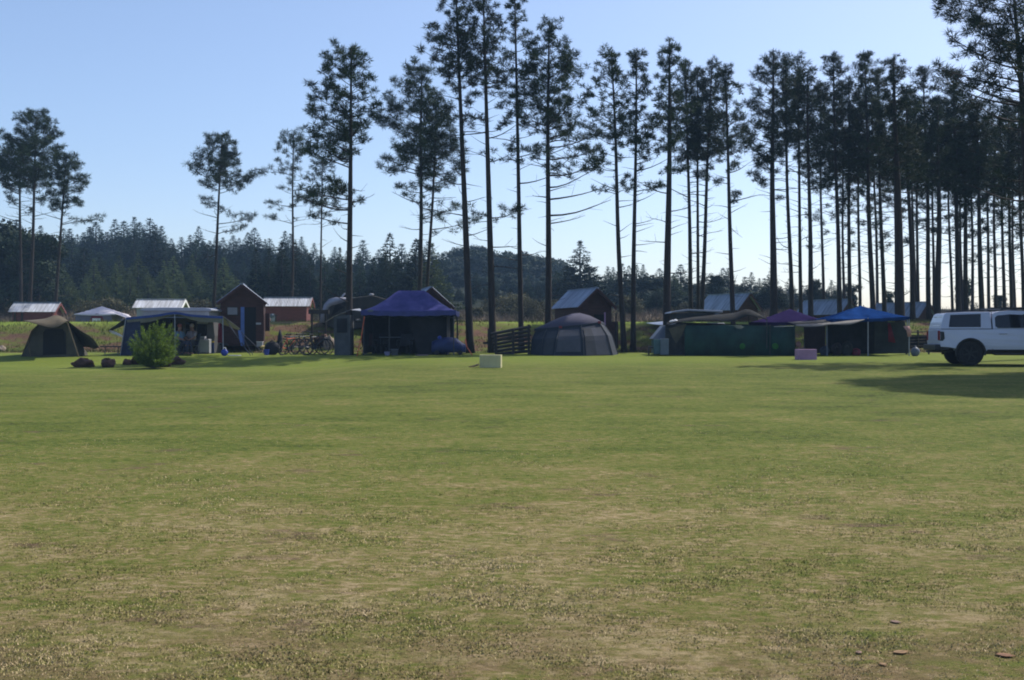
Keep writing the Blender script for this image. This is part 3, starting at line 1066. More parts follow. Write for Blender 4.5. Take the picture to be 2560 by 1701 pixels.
hut("dark gable hut hidden behind the blue canopy, one roof slope showing", 1078, 50.2, 718, 769, 2.12, 3.0, 12, zinc_b, brownwood, HG, post=False)
hF = hut("dark hut with blue-grey zinc roof standing right behind the grey dome tent", 1491, 50.2, 720, 769, 1.9, 3.3, 19, zinc_b, brownwood, HG, door=(.18, .5, .3, 1.7, darkvoid))
M().box((.46, .09, 1.5), (.07, .03, .6)).build("door_frame", pinkpaint, hF, local=True)
M().box((.98, .5, .75), (.4, .6, 1.25)).build("side_cupboard", brownwood, hF, local=True)
M().tube([(.98, .0, 0), (.98, .0, 1.75)], .035, 6).build("porch_post", darkwood, hF, local=True)
hut("dark hut with blue-grey zinc roof above the olive awning and green net", 1873, 64, 733, 776, 1.85, 3.6, 29, zinc_b, brownwood, HG)
hut("dark hut with blue-grey zinc roof between the purple and bright blue canopies", 2123, 66, 748, 787, 1.7, 3.6, 30, zinc_b, brownwood, HG)
hut("last hut with grey zinc roof, just left of the white pickup", 2318, 64, 755, 795, 1.75, 3.6, 30, zinc_b, brownwood, HG)


# ------------------------------------------------------------------ tents
def pole(name, a, b, r, m, parent, n=6):
    return M().tube([a, b], r, n).build(name, m, parent)


# brown canvas tent, far left
Dt = 44.0
t = thing("brown_tent", Gp(125, Dt + 1), "brown canvas tent with a dark open doorway and sagging porch flap, at the far left", "tent")
fr = [P(52, 898, Dt), P(78, 828, Dt), P(100, 806, Dt + .2), P(138, 794, Dt + .3), P(168, 808, Dt), P(196, 894, Dt)]
bk = [P(72, 890, Dt + 2.6), P(92, 826, Dt + 2.6), P(112, 806, Dt + 2.6), P(142, 797, Dt + 2.6), P(172, 812, Dt + 2.6), P(222, 892, Dt + 2.2)]
for ps in (fr, bk):
    for i in (0, 5):
        ps[i].z = gz(ps[i].x, ps[i].y) - .03
M().loft([fr, bk]).build("tent_body", olive_d, t, solid=0)
d = M()
d.prism([P(107, 888, Dt - .03), P(108, 832, Dt - .03), P(114, 823, Dt - .03), P(156, 823, Dt - .03), P(163, 832, Dt - .03), P(165, 886, Dt - .03)], (0, .05, 0))
d.build("doorway", darkvoid, t)
front = curve([P(57, 801, Dt - .9), P(95, 812, Dt - .9), P(132, 820, Dt - .8), P(152, 813, Dt - .7), P(170, 802, Dt - .6)], 5)
mid_ = curve([P(60, 801.5, Dt - .3), P(103, 804, Dt - .3), P(135, 803, Dt - .2), P(152, 799, Dt - .2), P(169, 801, Dt - .1)], 5)
back = curve([P(66, 802, Dt + .4), P(112, 797, Dt + .4), P(138, 789, Dt + .4), P(155, 793, Dt + .4), P(170, 804, Dt + .4)], 5)
rear = curve([P(110, 808, Dt + 2.7), P(122, 799, Dt + 2.7), P(142, 795, Dt + 2.7), P(160, 802, Dt + 2.7), P(176, 814, Dt + 2.7)], 5)
M().grid([front, mid_, back, rear]).build("porch_flap", olive, t, smooth=True, solid=.012)
wg = M()
wg.grid([curve([P(169, 803, Dt + .1), P(200, 826, Dt + .2), P(230, 845, Dt + .3), P(248, 869, Dt + .5)], 4),
         curve([P(172, 812, Dt + 1.2), P(200, 838, Dt + 1.3), P(222, 862, Dt + 1.3), P(235, 873, Dt + 1.3)], 4),
         curve([P(176, 840, Dt + 1.6), P(196, 858, Dt + 1.7), P(208, 868, Dt + 1.8), P(216, 866, Dt + 1.8)], 4)])
wg.build("side_wing", olive_d, t, smooth=True, solid=.012)
pole("pole", P(168, 806, Dt - .3), P(197, 893, Dt - .6), .022, olive, t)
pole("pole", P(70, 850, Dt - .2), P(77, 896, Dt - .4), .02, olive, t)
pole("guy_rope", P(248, 869, Dt + .5), P(262, 884, Dt + .6), .008, olive, t)


def canopy(root, cx, cy, hx, hy, ze, zp, material, ridge=0., yaw=0., sag=.75, val=.2, valm=None, lift=(0, 0, 0, 0), n=22):
    """pop-up canopy roof: concave pyramid (or short ridge) with a hanging valance"""
    m3 = Matrix.Rotation(yaw, 3, 'Z')

    def pt(u, v):
        uu = max(0, abs(u) - ridge) / (1 - ridge)
        k = max(uu, abs(v))
        hgt = (1 - k) ** (1 + sag * .55)
        corner = lift[0] * (1 - u) * (1 - v) / 4 + lift[1] * (1 + u) * (1 - v) / 4 + lift[2] * (1 + u) * (1 + v) / 4 + lift[3] * (1 - u) * (1 + v) / 4
        edge = -.05 * (1 - min(abs(u), abs(v)) ** 2) * k ** 3
        wr_ = .012 * math.sin(u * 23 + v * 9) * math.sin(k * 3.1)
        return m3 @ Vector((u * hx, v * hy, 0)) + Vector((cx, cy, ze + (zp - ze) * hgt + corner + edge + wr_))
    M().grid([[pt(-1 + 2 * i / n, -1 + 2 * j / n) for i in range(n + 1)] for j in range(n + 1)]).build("canopy_roof", material, root, smooth=True, solid=.008)
    if val:
        ring = [pt(-1 + 2 * i / n, -1) for i in range(n)] + [pt(1, -1 + 2 * i / n) for i in range(n)] + [pt(1 - 2 * i / n, 1) for i in range(n)] + [pt(-1, 1 - 2 * i / n) for i in range(n)]
        ring.append(ring[0])
        low = [p - Vector((0, 0, val * (.92 + .08 * math.sin(i * 1.9)))) for i, p in enumerate(ring)]
        M().grid([ring, low]).build("valance", valm or material, root, solid=.008)
    return pt


def legs(root, pts, m=steel, r=.022):
    for p in pts:
        x, y, z = p
        M().tube([(x, y, gz(x, y) - .05), (x, y, z)], r, 6).build("leg", m, root)


# lilac tent on the terrace
Dl = 68
t = thing("canvas_tent", Gp(262, Dl), "pale lilac peaked tent with maroon arched window, on the terrace above the bank", "tent")
cx, cy = X(247, Dl), Dl + .4
ze = P(200, 786, Dl).z
canopy(t, cx + .05, cy, 1.3, 1.1, ze, P(258, 766, Dl).z, lilac, val=.05, sag=.15)
zg = gz(cx, cy)
M().prism([(cx - 1.2, cy - 1, zg - .1), (cx + 1.0, cy - 1, zg - .1), (cx + 1.0, cy - 1, ze), (cx - 1.2, cy - 1, ze)], (0, 2, 0)).build("wall", lilac_w, t)
ar = [(cx + .12 + .42 * math.cos(a), cy - 1.03, zg + .62 + .45 * math.sin(a)) for a in [math.pi * i / 10 for i in range(11)]]
M().prism(ar + [(cx - .3, cy - 1.03, zg + .2), (cx + .54, cy - 1.03, zg + .2)], (0, .02, 0)).build("arch_window", maroon, t)
M().box((cx + .1, cy - 1.05, zg + .62), (.5, .02, .3)).build("window_flap", white, t)
wg = M()
wg.grid([[Vector((cx + 1.3, cy - 1.0, ze)), Vector((cx + 1.35, cy + .8, ze))], [Vector((cx + 1.9, cy - .7, ze - .28)), Vector((cx + 1.9, cy + .6, ze - .28))]])
wg.build("side_awning", lilac, t, solid=.01)

# royal-blue pop-up canopy (middle left)
Dg = 45.5
t = thing("pop_up_canopy", Gp(1010, Dg + 1), "large faded royal blue pop-up canopy with a flat-topped roof, sheltering the dark camp kitchen", "canopy")
x0, x1 = X(902, Dg), X(1140, Dg)
hx, hy = (x1 - x0) / 2, 1.5
ze = P(1000, 776, Dg).z
cx, cy = (x0 + x1) / 2, Dg + hy
pt = canopy(t, cx, cy, hx, hy, ze, P(1010, 727, Dg + 1.5).z, navy, ridge=.30, sag=.85, val=.21, valm=navy_d)
legs(t, [(x0 + .1, Dg + .1, ze), (x1 - .1, Dg + .1, ze), (x0 + .1, Dg + 2.9, ze), (x1 - .1, Dg + 2.9, ze), (X(972, Dg), Dg + .15, ze)], darksteel, .025)
tr_ = M()
for yy in (Dg + .1, Dg + 2.9):
    for i in range(4):
        a = x0 + .1 + (x1 - x0 - .2) * i / 4
        b = a + (x1 - x0 - .2) / 4
        tr_.tube([(a, yy, ze - .1), (b, yy, ze - .32)], .012, 4)
        tr_.tube([(a, yy, ze - .32), (b, yy, ze - .1)], .012, 4)
    tr_.build("roof_truss", darksteel, t)
    tr_ = M()
zg = gz(cx, cy)
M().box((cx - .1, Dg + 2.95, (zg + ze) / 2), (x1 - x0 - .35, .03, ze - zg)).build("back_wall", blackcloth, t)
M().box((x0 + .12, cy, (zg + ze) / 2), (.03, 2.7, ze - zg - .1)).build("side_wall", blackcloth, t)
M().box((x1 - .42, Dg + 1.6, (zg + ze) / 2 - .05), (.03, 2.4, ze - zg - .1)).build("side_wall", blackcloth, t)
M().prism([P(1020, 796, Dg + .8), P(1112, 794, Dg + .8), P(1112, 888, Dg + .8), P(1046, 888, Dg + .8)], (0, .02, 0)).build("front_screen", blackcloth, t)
lg = M()
lg.ell(P(926, 777, Dg - .025), (.13, .012, .05), 14, 6)
lg.build("badge", greypl, t)
wd = M()
wd.grid([[P(832, 792, Dg + .6), P(876, 775, Dg + .6), P(906, 779, Dg + .1)], [P(812, 806, Dg + 1.6), P(850, 786, Dg + 2.4), P(900, 772, Dg + 2.6)]])
wd.build("side_fly", offwhite, t, solid=.01)
# grey side tent joined on its left
t = thing("side_tent", Gp(855, Dg + .6), "narrow grey-green shower tent with a dark mesh panel at the canopy's left end", "tent")
a = [P(836, 893, Dg), P(875, 892, Dg), P(875, 788, Dg), P(834, 792, Dg)]
M().prism(a, (0, 1.1, 0)).build("tent_body", mat("grey green canvas", (.06, .066, .075), .9, .2, 3), t)
M().prism([P(842, 832, Dg - .02), P(868, 832, Dg - .02), P(868, 796, Dg - .02), P(842, 797, Dg - .02)], (0, .03, 0)).build("mesh_panel", blackcloth, t)

t = thing("guy_strap", P(892, 892, Dg - .9), "orange strap slanting down from the blue canopy's front left corner", "strap")
M().tube([P(911, 792, Dg), P(903, 845, Dg - .4), P(892, 892, Dg - .9)], .022, 4).build("strap", orange, t)
M().box(P(899, 883, Dg - .85), (.1, .1, .17), rz=.4).build("weight", yellow, t)
t = thing("guy_strap", P(1181, 888, 45.2), "orange-red strap at the foot of the very tall trunk right of the canopy", "strap")
M().tube([P(1163, 848, 46.5), P(1166, 866, 45.9), P(1181, 889, 45.2)], .025, 4).build("strap", orange, t)

# slate and grey cabin dome tent
Dd = 44.6
t = thing("dome_tent", Gp(1430, Dd + 1.4), "slate blue and grey cabin dome tent with a mauve grey fly", "tent")
E0 = [P(1326, 889, Dd + 2.0), P(1352, 890, Dd + .5), P(1385, 890, Dd + .05), P(1460, 890, Dd), P(1532, 888, Dd + .6), P(1545, 884, Dd + 2.0), P(1520, 880, Dd + 3.3), P(1350, 880, Dd + 3.4)]
E1 = [P(1342, 822, Dd + 2.0), P(1368, 820, Dd + 1.0), P(1401, 817, Dd + .7), P(1452, 812, Dd + .62), P(1498, 805, Dd + 1.0), P(1508, 808, Dd + 2.0), P(1492, 806, Dd + 2.9), P(1370, 812, Dd + 3.0)]
for p in E0:
    p.z = gz(p.x, p.y) - .03
Em = [a.lerp(b, .55) + Vector((0, 0, .06)) + (a - Vector((X(1432, Dd), Dd + 1.7, a.z))) * .05 for a, b in zip(E0, E1)]
M().loft([E0, Em, E1], caps=False).build("tent_wall", bluegrey, t)
pk = [P(1443, 784, Dd + 1.7)]
Ei = [a.lerp(pk[0], .5) + Vector((0, 0, .10)) for a in E1]
Ek = [a.lerp(pk[0], .88) + Vector((0, 0, .06)) for a in E1]
Eo = [a + (a - Vector((pk[0].x, pk[0].y, a.z))) * .06 - Vector((0, 0, .01)) for a in E1]
Ev = [a - Vector((0, 0, .09)) for a in Eo]
M().loft([Eo, Ei, Ek], caps=False).add(Ek, [tuple(range(8))]).build("fly_roof", greyroof, t, smooth=True, solid=.008)
M().loft([Ev, Eo], caps=False).build("fly_valance", bluegrey, t, solid=.008)


def panel(i, j, a0, a1, b0, b1, m, nm, off=.03):
    """panel on the tent wall between base points i and j (fractions a0..a1 across, heights b0..b1)"""
    def w_(a, b):
        lo, md, hi = E0[i].lerp(E0[j], a), Em[i].lerp(Em[j], a), E1[i].lerp(E1[j], a)
        p = lo.lerp(md, b / .55) if b < .55 else md.lerp(hi, (b - .55) / .45)
        return p + Vector((0, -off, 0))
    M().grid([[w_(a0 + (a1 - a0) * s / 4, b0 + (b1 - b0) * r_ / 6) for s in range(5)] for r_ in range(7)]).build(nm, m, t, solid=.006)


panel(2, 3, .04, .90, .14, .86, greycloth, "door_panel")
panel(3, 4, .08, .45, .03, .86, mat("dim grey cloth", (.03, .034, .046), .85, .15, 2), "window_panel")
panel(3, 4, .45, .93, .04, .84, greycloth, "window_panel")
panel(1, 2, .15, .85, .05, .84, mat("dim grey cloth"  , (.09, .1, .115)), "window_panel")
for i in (0, 1, 2, 3, 4, 5):
    M().tube([E0[i] + Vector((0, -.03, 0)), Em[i] + Vector((0, -.035, 0)), E1[i] + Vector((0, -.03, 0))], .02, 5).build("frame_pole", darksteel, t)
for p in (E1[2], E1[4]):
    M().box(p + Vector((0, -.08, -.02)), (.13, .03, .1)).build("corner_tab", maroon, t)

# purple canopy
Dp = 47.5
t = thing("pop_up_canopy", Gp(1965, Dp + 1), "purple pop-up canopy behind the green shade net", "canopy")
ze = P(1965, 803, Dp).z
cx = X(1975, Dp + 1.3)
canopy(t, cx, Dp + 1.35, 1.62, 1.35, ze, P(1967, 773, Dp + 1.35).z, purple, sag=.35, val=.12, yaw=-.32, lift=(-.05, 0, .02, .02))
legs(t, [(cx - 1.5, Dp + .8, ze), (cx + 1.1, Dp + .1, ze), (cx + 1.5, Dp + 2, ze), (cx - 1.1, Dp + 2.6, ze)])
# bright blue canopy
Db = 44.8
t = thing("pop_up_canopy", Gp(2175, Db + 1), "bright glossy blue tarpaulin canopy with a soft peak, left of the pickup", "canopy")
ze = P(2180, 795, Db).z
cx = X(2178, Db)
canopy(t, cx, Db + 1.4, 1.58, 1.4, ze, P(2185, 765, Db + 1.4).z, azure, sag=.25, val=.11, lift=(-.06, .05, .05, -.02))
legs(t, [(X(2171, Db), Db + .05, ze), (X(2275, Db), Db + .1, ze), (X(2085, Db), Db + 2.7, ze), (X(2268, Db + 2.7), Db + 2.7, ze)], steel, .024)
zg = gz(cx, Db + 2)
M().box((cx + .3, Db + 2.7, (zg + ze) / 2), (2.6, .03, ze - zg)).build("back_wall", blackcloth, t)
M().prism([P(2186, 884, Db + 1.0), P(2274, 884, Db + 1.0), P(2262, 806, Db + 1.0), P(2186, 806, Db + 1.0)], (0, .03, 0)).build("side_wall", mat("dark green canvas", (.022, .026, .026), .9, .3, 3), t)
# pale fly slung between the two canopies
t = thing("shade_fly", Gp(2065, Db + .1), "sagging tan and white fly sheet slung under the left edge of the bright blue canopy", "awning")
up = curve([P(1990, 812, Db + .3), P(2040, 809, Db + .2), P(2080, 806, Db), P(2120, 802, Db - .02), P(2162, 799, Db - .02)], 4)
lo = curve([P(1988, 815, Db - .1), P(2040, 817, Db - .2), P(2080, 812, Db - .3), P(2125, 812, Db - .3), P(2160, 800, Db - .1)], 4)
bk_ = [p + Vector((0, 1.4, .12)) for p in up]
fl = M().grid([up, lo]).build("front_flap", mat("pale fly cloth", (.13, .125, .12), .9, .3, 2), t, smooth=True, solid=.01)
M().grid([up, bk_]).build("top_sheet", mat("tan fly cloth", (.06, .052, .04), .85, .2, 2), t, smooth=True, solid=.01)
pole("pole", P(2067, 808, Db), Gp(2068, Db, -.05), .03, greypl, t)
t = thing("storage_wall", Gp(2050, Db + 2), "dark maroon canvas wall under the fly sheet, left of the bright blue canopy", "screen")
M().prism([P(2010, 884, Db + 2), P(2063, 884, Db + 2), P(2063, 816, Db + 2), P(2010, 818, Db + 2)], (0, .04, 0)).build("screen_panel", mat("dark maroon canvas", (.03, .018, .022), .9, .3, 3), t)
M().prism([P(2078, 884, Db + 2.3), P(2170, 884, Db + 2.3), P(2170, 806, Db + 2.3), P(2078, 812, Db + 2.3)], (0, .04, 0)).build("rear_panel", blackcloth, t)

# olive awning caravan with green shade net
Da = 45.0
t = thing("shade_net", Gp(1850, Da), "long dark green shade net stretched as a windbreak round the awning camp", "screen")
npx = [1712, 1760, 1815, 1870, 1922, 1960, 1988]
topy = [814, 814, 813, 814, 815, 817, 816]
up = curve([P(a, b, Da + .15 * math.sin(i * 2)) for i, (a, b) in enumerate(zip(npx, topy))], 5)
lo = [Vector((p.x, p.y + .06 * math.sin(i * .9), gz(p.x, p.y) - .02)) for i, p in enumerate(up)]
md_ = [a.lerp(b, .5) + Vector((0, .07 * math.sin(i * .7 + 1), 0)) for i, (a, b) in enumerate(zip(up, lo))]
M().grid([up, md_, lo]).build("net", netm, t, smooth=True, solid=.006)
for a in (1714, 1822, 1925, 1987):
    p = P(a, 812, Da + .12)
    M().tube([(p.x, p.y, gz(p.x, p.y)), p], .018, 5).build("pole", darksteel, t)
M().tube([P(1935, 817, Da - .1), P(1985, 816, Da - .1)], .012, 4).build("top_rope", offwhite, t)
cl = thing("spare_cover", Gp(1850, Da - .1), "two faint bright green cloth patches tied low on the green net", "cloth")
for a in (1855, 1938):
    p = P(a, 866, Da - .14)
    M().ell(p, (.13, .02, .12), 10, 6, .12, a).build("patch", mat("bright green patch", (.015, .10, .012), .85, .3, 6), cl)

t = thing("awning_tent", Gp(1770, Da + 1.6), "long low olive and grey awning with a raised right peak, above the green net", "tent")
up1 = curve([P(1662, 814, Da + .1), P(1700, 806, Da + .1), P(1760, 801, Da + .1), P(1830, 803, Da + .1), P(1872, 776 + 14, Da + .1), P(1919, 800, Da + .1)], 5)
rdg = curve([P(1668, 806, Da + 1.2), P(1715, 796, Da + 1.2), P(1775, 789, Da + 1.2), P(1835, 783, Da + 1.2), P(1872, 774, Da + .6), P(1914, 796, Da + 1.2)], 5)
bk1 = curve([P(1672, 812, Da + 2.8), P(1715, 800, Da + 2.8), P(1775, 793, Da + 2.8), P(1835, 788, Da + 2.8), P(1872, 780, Da + 2.8), P(1914, 798, Da + 2.8)], 5)
M().grid([up1, rdg, bk1]).build("awning_roof", mat("slate olive canvas", (.02, .023, .03), .9, .3, 2.5, alt=(.032, .031, .027), spec=.1), t, smooth=True, solid=.01)
M().prism([P(1663, 814, Da + .3), P(1715, 806, Da + .3), P(1716, 888, Da + .3), P(1668, 888, Da + .3)], (0, .03, 0)).build("front_wall", mat("dark grey canvas", (.035, .036, .042), .9, .35, 3), t)
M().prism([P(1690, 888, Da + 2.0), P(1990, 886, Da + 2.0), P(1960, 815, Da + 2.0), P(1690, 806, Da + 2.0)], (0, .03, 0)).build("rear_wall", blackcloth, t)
fw = M()
fw.poly([P(1672, 822, Da - .02), P(1716, 810, Da - .02), P(1706, 836, Da - .02), P(1690, 860, Da - .02), P(1680, 842, Da - .02)])
fw.build("loose_flap", olive_d, t, solid=.01)
pole("pole", P(1872, 775, Da + .6), Gp(1872, Da + .6), .02, darksteel, t)
for a, b in ((1664, 813), (1917, 799)):
    pole("pole", P(a, b, Da + .15), Gp(a, Da + .15), .02, darksteel, t)

t = thing("caravan", Gp(1740, 49.5), "low dark caravan with a thin pale raised roof behind the olive awning", "caravan")
M().prism([P(1690, 800, 48.6), P(1690, 783, 48.6), P(1800, 783, 48.6), P(1800, 800, 48.6)], (0, 1.7, 0)).build("pop_top_wall", mat("dark canvas side", (.03, .035, .04), .9, .2, 3), t)
M().prism([P(1677, 783, 48.4), P(1680, 779, 48.4), P(1718, 773, 48.4), P(1806, 777, 48.4), P(1808, 782, 48.4), P(1718, 778, 48.4)], (0, 2.1, 0)).build("roof", silver, t, bevel=.02)
zz = gz(X(1740, 49.5), 49.5)
M().box((X(1740, 49.5), 49.5, zz + .85), (2.3, 1.8, .9)).build("body", offwhite, t, bevel=.06)
for sx in (-.3, .3):
    M().tube([(X(1740, 49.5) + sx, 48.55, zz + .3), (X(1740, 49.5) + sx, 48.75, zz + .3)], .3, 16).build("wheel", rubber, t)
M().tube([(X(1740, 49.5) - 1.1, 49.5, zz + .4), (X(1740, 49.5) - 2.0, 49.5, zz + .38)], .05, 6).build("drawbar", darksteel, t)
M().box((X(1793, 48.5), 48.45, P(1793, 787, 48.5).z), (.22, .05, .14)).build("vent", greypl, t)

t = thing("trailer", Gp(1640, 46.5), "grey and white trailer nose sticking out left of the olive awning", "trailer")
M().prism([P(1631, 848, 45.6), P(1659, 814, 45.9), P(1668, 814, 45.9), P(1668, 850, 45.6)], (0, 1.1, 0)).build("nose_cone", greypl, t, bevel=.02)
M().box(P(1652, 866, 45.6) + Vector((0, .5, 0)), (.55, .9, .55)).build("body", tealpl, t, bevel=.02)
M().tube([P(1640, 870, 45.1), P(1622, 868, 45.1)], .04, 6).build("drawbar", darksteel, t)
M().tube([P(1622, 868, 45.1), Gp(1622, 45.1)], .03, 6).build("jockey_stand", darksteel, t)
t = thing("storage_box", Gp(1650, 44.8), "blue-grey plastic storage cupboard at the awning's left end, with teal side", "box")
M().box(P(1661, 867, 44.8), (.34, .4, .66), rz=-.1).build("cupboard", greypl, t, bevel=.015)
M().box(P(1643, 867, 44.95), (.3, .36, .60), rz=-.1).build("side_panel", tealpl, t, bevel=.015)
t = thing("tarp", P(1640, 810, 53.5), "white tarp triangle lying on the bank behind the thick trunk", "tarp")
M().poly([P(1616, 808, 54.6), P(1650, 805, 54.8), P(1661, 804, 54.8), P(1661, 813, 53.4), P(1640, 812, 53.5)]).build("sheet", white, t, solid=.02)
t = thing("cloth_bundle", P(1686, 801, 46.3), "small white bundle on the left end of the olive awning roof", "bundle")
M().ell(P(1682, 804, 45.9), (.14, .1, .06), 10, 6, .18, 3).ell(P(1689, 802, 45.9), (.09, .09, .06), 10, 6, .18, 4).build("bundle", white, t)

# ------------------------------------------------------------------ caravan with awning (left)
Dc = 45.2
t = thing("caravan", Gp(450, Dc + 3), "white pop-top caravan with dark windows behind its blue-edged awning", "caravan")
zc = gz(X(450, Dc + 3), Dc + 3)
y1 = Dc + 2.4
bd = [P(345, 884, y1), P(533, 884, y1), P(537, 840, y1), P(533, 800, y1), P(528, 795, y1), P(356, 795, y1), P(345, 806, y1)]
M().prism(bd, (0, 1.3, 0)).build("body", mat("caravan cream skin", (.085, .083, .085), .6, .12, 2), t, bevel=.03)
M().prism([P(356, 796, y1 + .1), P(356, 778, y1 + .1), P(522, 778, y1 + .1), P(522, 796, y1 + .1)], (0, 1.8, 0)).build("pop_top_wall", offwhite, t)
M().prism([P(349, 778, y1), P(352, 772, y1), P(400, 769, y1), P(515, 770, y1), P(528, 773, y1), P(530, 777, y1), P(525, 779, y1)], (0, 2.1, 0)).build("pop_top_roof", silver, t, bevel=.03)
for a, b, c_, d_, nm in ((439, 456, 810, 838, "window"), (493, 517, 806, 846, "window"), (400, 425, 806, 838, "window")):
    M().prism([P(a, d_, y1 - .03), P(b, d_, y1 - .03), P(b, c_, y1 - .03), P(a, c_, y1 - .03)], (0, .04, 0)).build(nm, darkvoid, t, bevel=.02)
dr = M().prism([P(464, 884, y1 - .04), P(489, 884, y1 - .04), P(489, 805, y1 - .04), P(464, 805, y1 - .04)], (0, .05, 0)).build("door", darkvoid, t)
M().prism([P(463, 826, y1 - .06), P(490, 826, y1 - .06), P(490, 823, y1 - .06), P(463, 823, y1 - .06)], (0, .03, 0)).build("door_rail", darksteel, dr)
M().prism([P(493, 810, y1 - .1), P(519, 810, y1 - .1), P(519, 805, y1 - .1), P(493, 804, y1 - .1)], (0, .08, 0)).build("window_hood", offwhite, t)
M().prism([P(519, 855, y1 - .04), P(535, 855, y1 - .04), P(535, 884, y1 - .04), P(519, 884, y1 - .04)], (0, .05, 0)).build("blue_skirt", bluetarp, t)
M().prism([P(519, 853, y1 - .05), P(535, 853, y1 - .05), P(535, 857, y1 - .05), P(519, 857, y1 - .05)], (0, .04, 0)).build("yellow_stripe", yellow, t)
for sx in (400, 470):
    M().tube([(X(sx, y1 + .1), y1 + .05, zc + .3), (X(sx, y1 + .1), y1 + .28, zc + .3)], .31, 18).build("wheel", rubber, t)
M().tube([(X(545, y1 + 1), y1 + 1, zc + .38), (X(570, y1 + 1), y1 + 1, zc + .36)], .05, 6).build("drawbar", darksteel, t)

t = thing("awning", Gp(440, Dc), "pale caravan awning with a blue front edge on three poles, behind the bright bush", "awning")
fe = curve([P(316, 794, Dc), P(350, 791, Dc), P(390, 787, Dc), P(437, 780, Dc), P(475, 786, Dc), P(515, 789, Dc), P(557, 791, Dc)], 4)
be = curve([P(340, 800, y1), P(370, 797, y1), P(400, 795, y1), P(437, 792, y1), P(475, 795, y1), P(510, 797, y1), P(545, 799, y1)], 4)
mm = [a.lerp(b, .5) + Vector((0, 0, .0)) for a, b in zip(fe, be)]
M().grid([fe, mm, be]).build("awning_roof", awnwhite, t, smooth=True, solid=.01)
M().grid([fe, [p - Vector((0, .01, .10)) for p in fe]]).build("front_edge", awnblue, t, solid=.012)
uv = [p - Vector((0, -.03, .10)) for p in fe]
M().grid([uv, [p - Vector((0, -.12, .17 * min(1, abs(i - 12) / 7 + .12))) for i, p in enumerate(uv)]]).build("inner_valance", awnwhite, t, solid=.008)
for a, b, c_, d_ in ((315, 795, 300, 891), (437, 785, 438, 889), (557, 793, 558, 889)):
    pole("pole", P(a, b, Dc + .02), P(c_, d_, Dc - .05), .022, steel, t)
lw = M()
lw.prism([P(300, 891, Dc + .1), P(313, 800, Dc + .1), P(350, 797, Dc + .1), P(352, 890, Dc + .1)], (0, .03, 0))
lw.build("left_wall", mat("navy canvas", (.02, .028, .07), .8, .3, 3), t)
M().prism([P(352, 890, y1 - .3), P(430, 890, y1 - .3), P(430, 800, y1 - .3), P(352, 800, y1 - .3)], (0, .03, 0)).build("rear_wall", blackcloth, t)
M().grid([[P(315, 795, Dc + .05), P(300, 806, Dc + .1), P(270, 827, Dc + .3)], [P(313, 812, Dc + .6), P(300, 818, Dc + .6), P(280, 826, Dc + .6)]]).build("left_flap", greycloth, t, solid=.01)
M().grid([[P(557, 791, Dc), P(575, 803, Dc + .1), P(600, 822, Dc + .3)], [P(552, 811, Dc + .8), P(572, 816, Dc + .8), P(597, 826, Dc + .7)]]).build("right_flap", mat("grey mauve cloth", (.26, .24, .26), .8, .1, 3), t, solid=.01)
for a, b, c_, d_ in ((562, 795, 627, 890), (598, 825, 632, 888), (600, 828, 664, 888), (572, 812, 622, 884)):
    pole("guy_rope", P(a, b, Dc + .1), P(c_, d_, Dc - .1), .014, greycloth, t, 4)
M().grid([[P(595, 826, Dc), P(601, 826, Dc)], [P(598, 846, Dc - .02), P(606, 846, Dc - .02)], [P(601, 858, Dc - .04), P(605, 856, Dc - .04)]]).build("blue_streamer", bluepaint, t, solid=.01)

t = thing("fridge", Gp(506, y1 - .5), "pale camping fridge standing outside the caravan under its awning", "fridge")
M().box(P(508, 866, y1 - .5) + Vector((0, .25, 0)), (.47, .45, .62)).build("cabinet", offwhite, t, bevel=.02)
M().box(P(508, 866, y1 - .75) + Vector((0, .21, 0)), (.40, .02, .52)).build("fridge_door", offwhite, t, bevel=.01)
M().box(P(502, 844, y1 - .5) + Vector((0, .2, 0)), (.3, .3, .1)).build("top_box", offwhite, t, bevel=.01)
M().tube([P(495, 885, y1 - .5), P(495, 879, y1 - .5)], .03, 6).tube([P(521, 885, y1 - .5), P(521, 879, y1 - .5)], .03, 6).build("legs", darksteel, t)
t = thing("red_towel", P(550, 855, Dc + .5), "dark red towel hanging inside the right end of the caravan awning", "towel")
M().grid([[P(546 + i * 2.2, 809 + abs(i - 2) * .5, Dc + .5 + .05 * (i % 2)) for i in range(5)], [P(544 + i * 3, 856 + (i % 2) * 2, Dc + .5 + .06 * (i % 2)) for i in range(5)]]).build("cloth", redcloth, t, smooth=True, solid=.012)
t = thing("water_can", Gp(561, Dc - .2), "blue water can at the foot of the caravan awning's right pole", "can")
M().ell(Gp(561, Dc - .2, .13), (.15, .12, .14), 12, 8).build("can_body", blueplastic, t, smooth=True)
M().tube([Gp(557, Dc - .2, .24), Gp(559, Dc - .2, .33), Gp(564, Dc - .2, .33), Gp(566, Dc - .2, .22)], .018, 5).build("handle", white, t)
t = thing("ground_mat", Gp(585, Dc - .5, .01), "pale blue mat on the grass by the caravan awning's guy ropes", "mat")
M().box(Gp(586, Dc - .3, .015), (.45, .5, .02)).build("mat_sheet", mat("pale blue mat", (.36, .42, .5), .8, .1, 4), t)
t = thing("wheel_cover", P(285, 832, Dc + .9), "small white boat-shaped cover poking out left of the caravan awning", "cover")
M().tube([P(274, 827, Dc + .5), P(280, 830, Dc + .5), P(294, 836, Dc + .4), P(308, 843, Dc + .1)], [.02, .06, .06, .02], 8).build("cover", white, t)


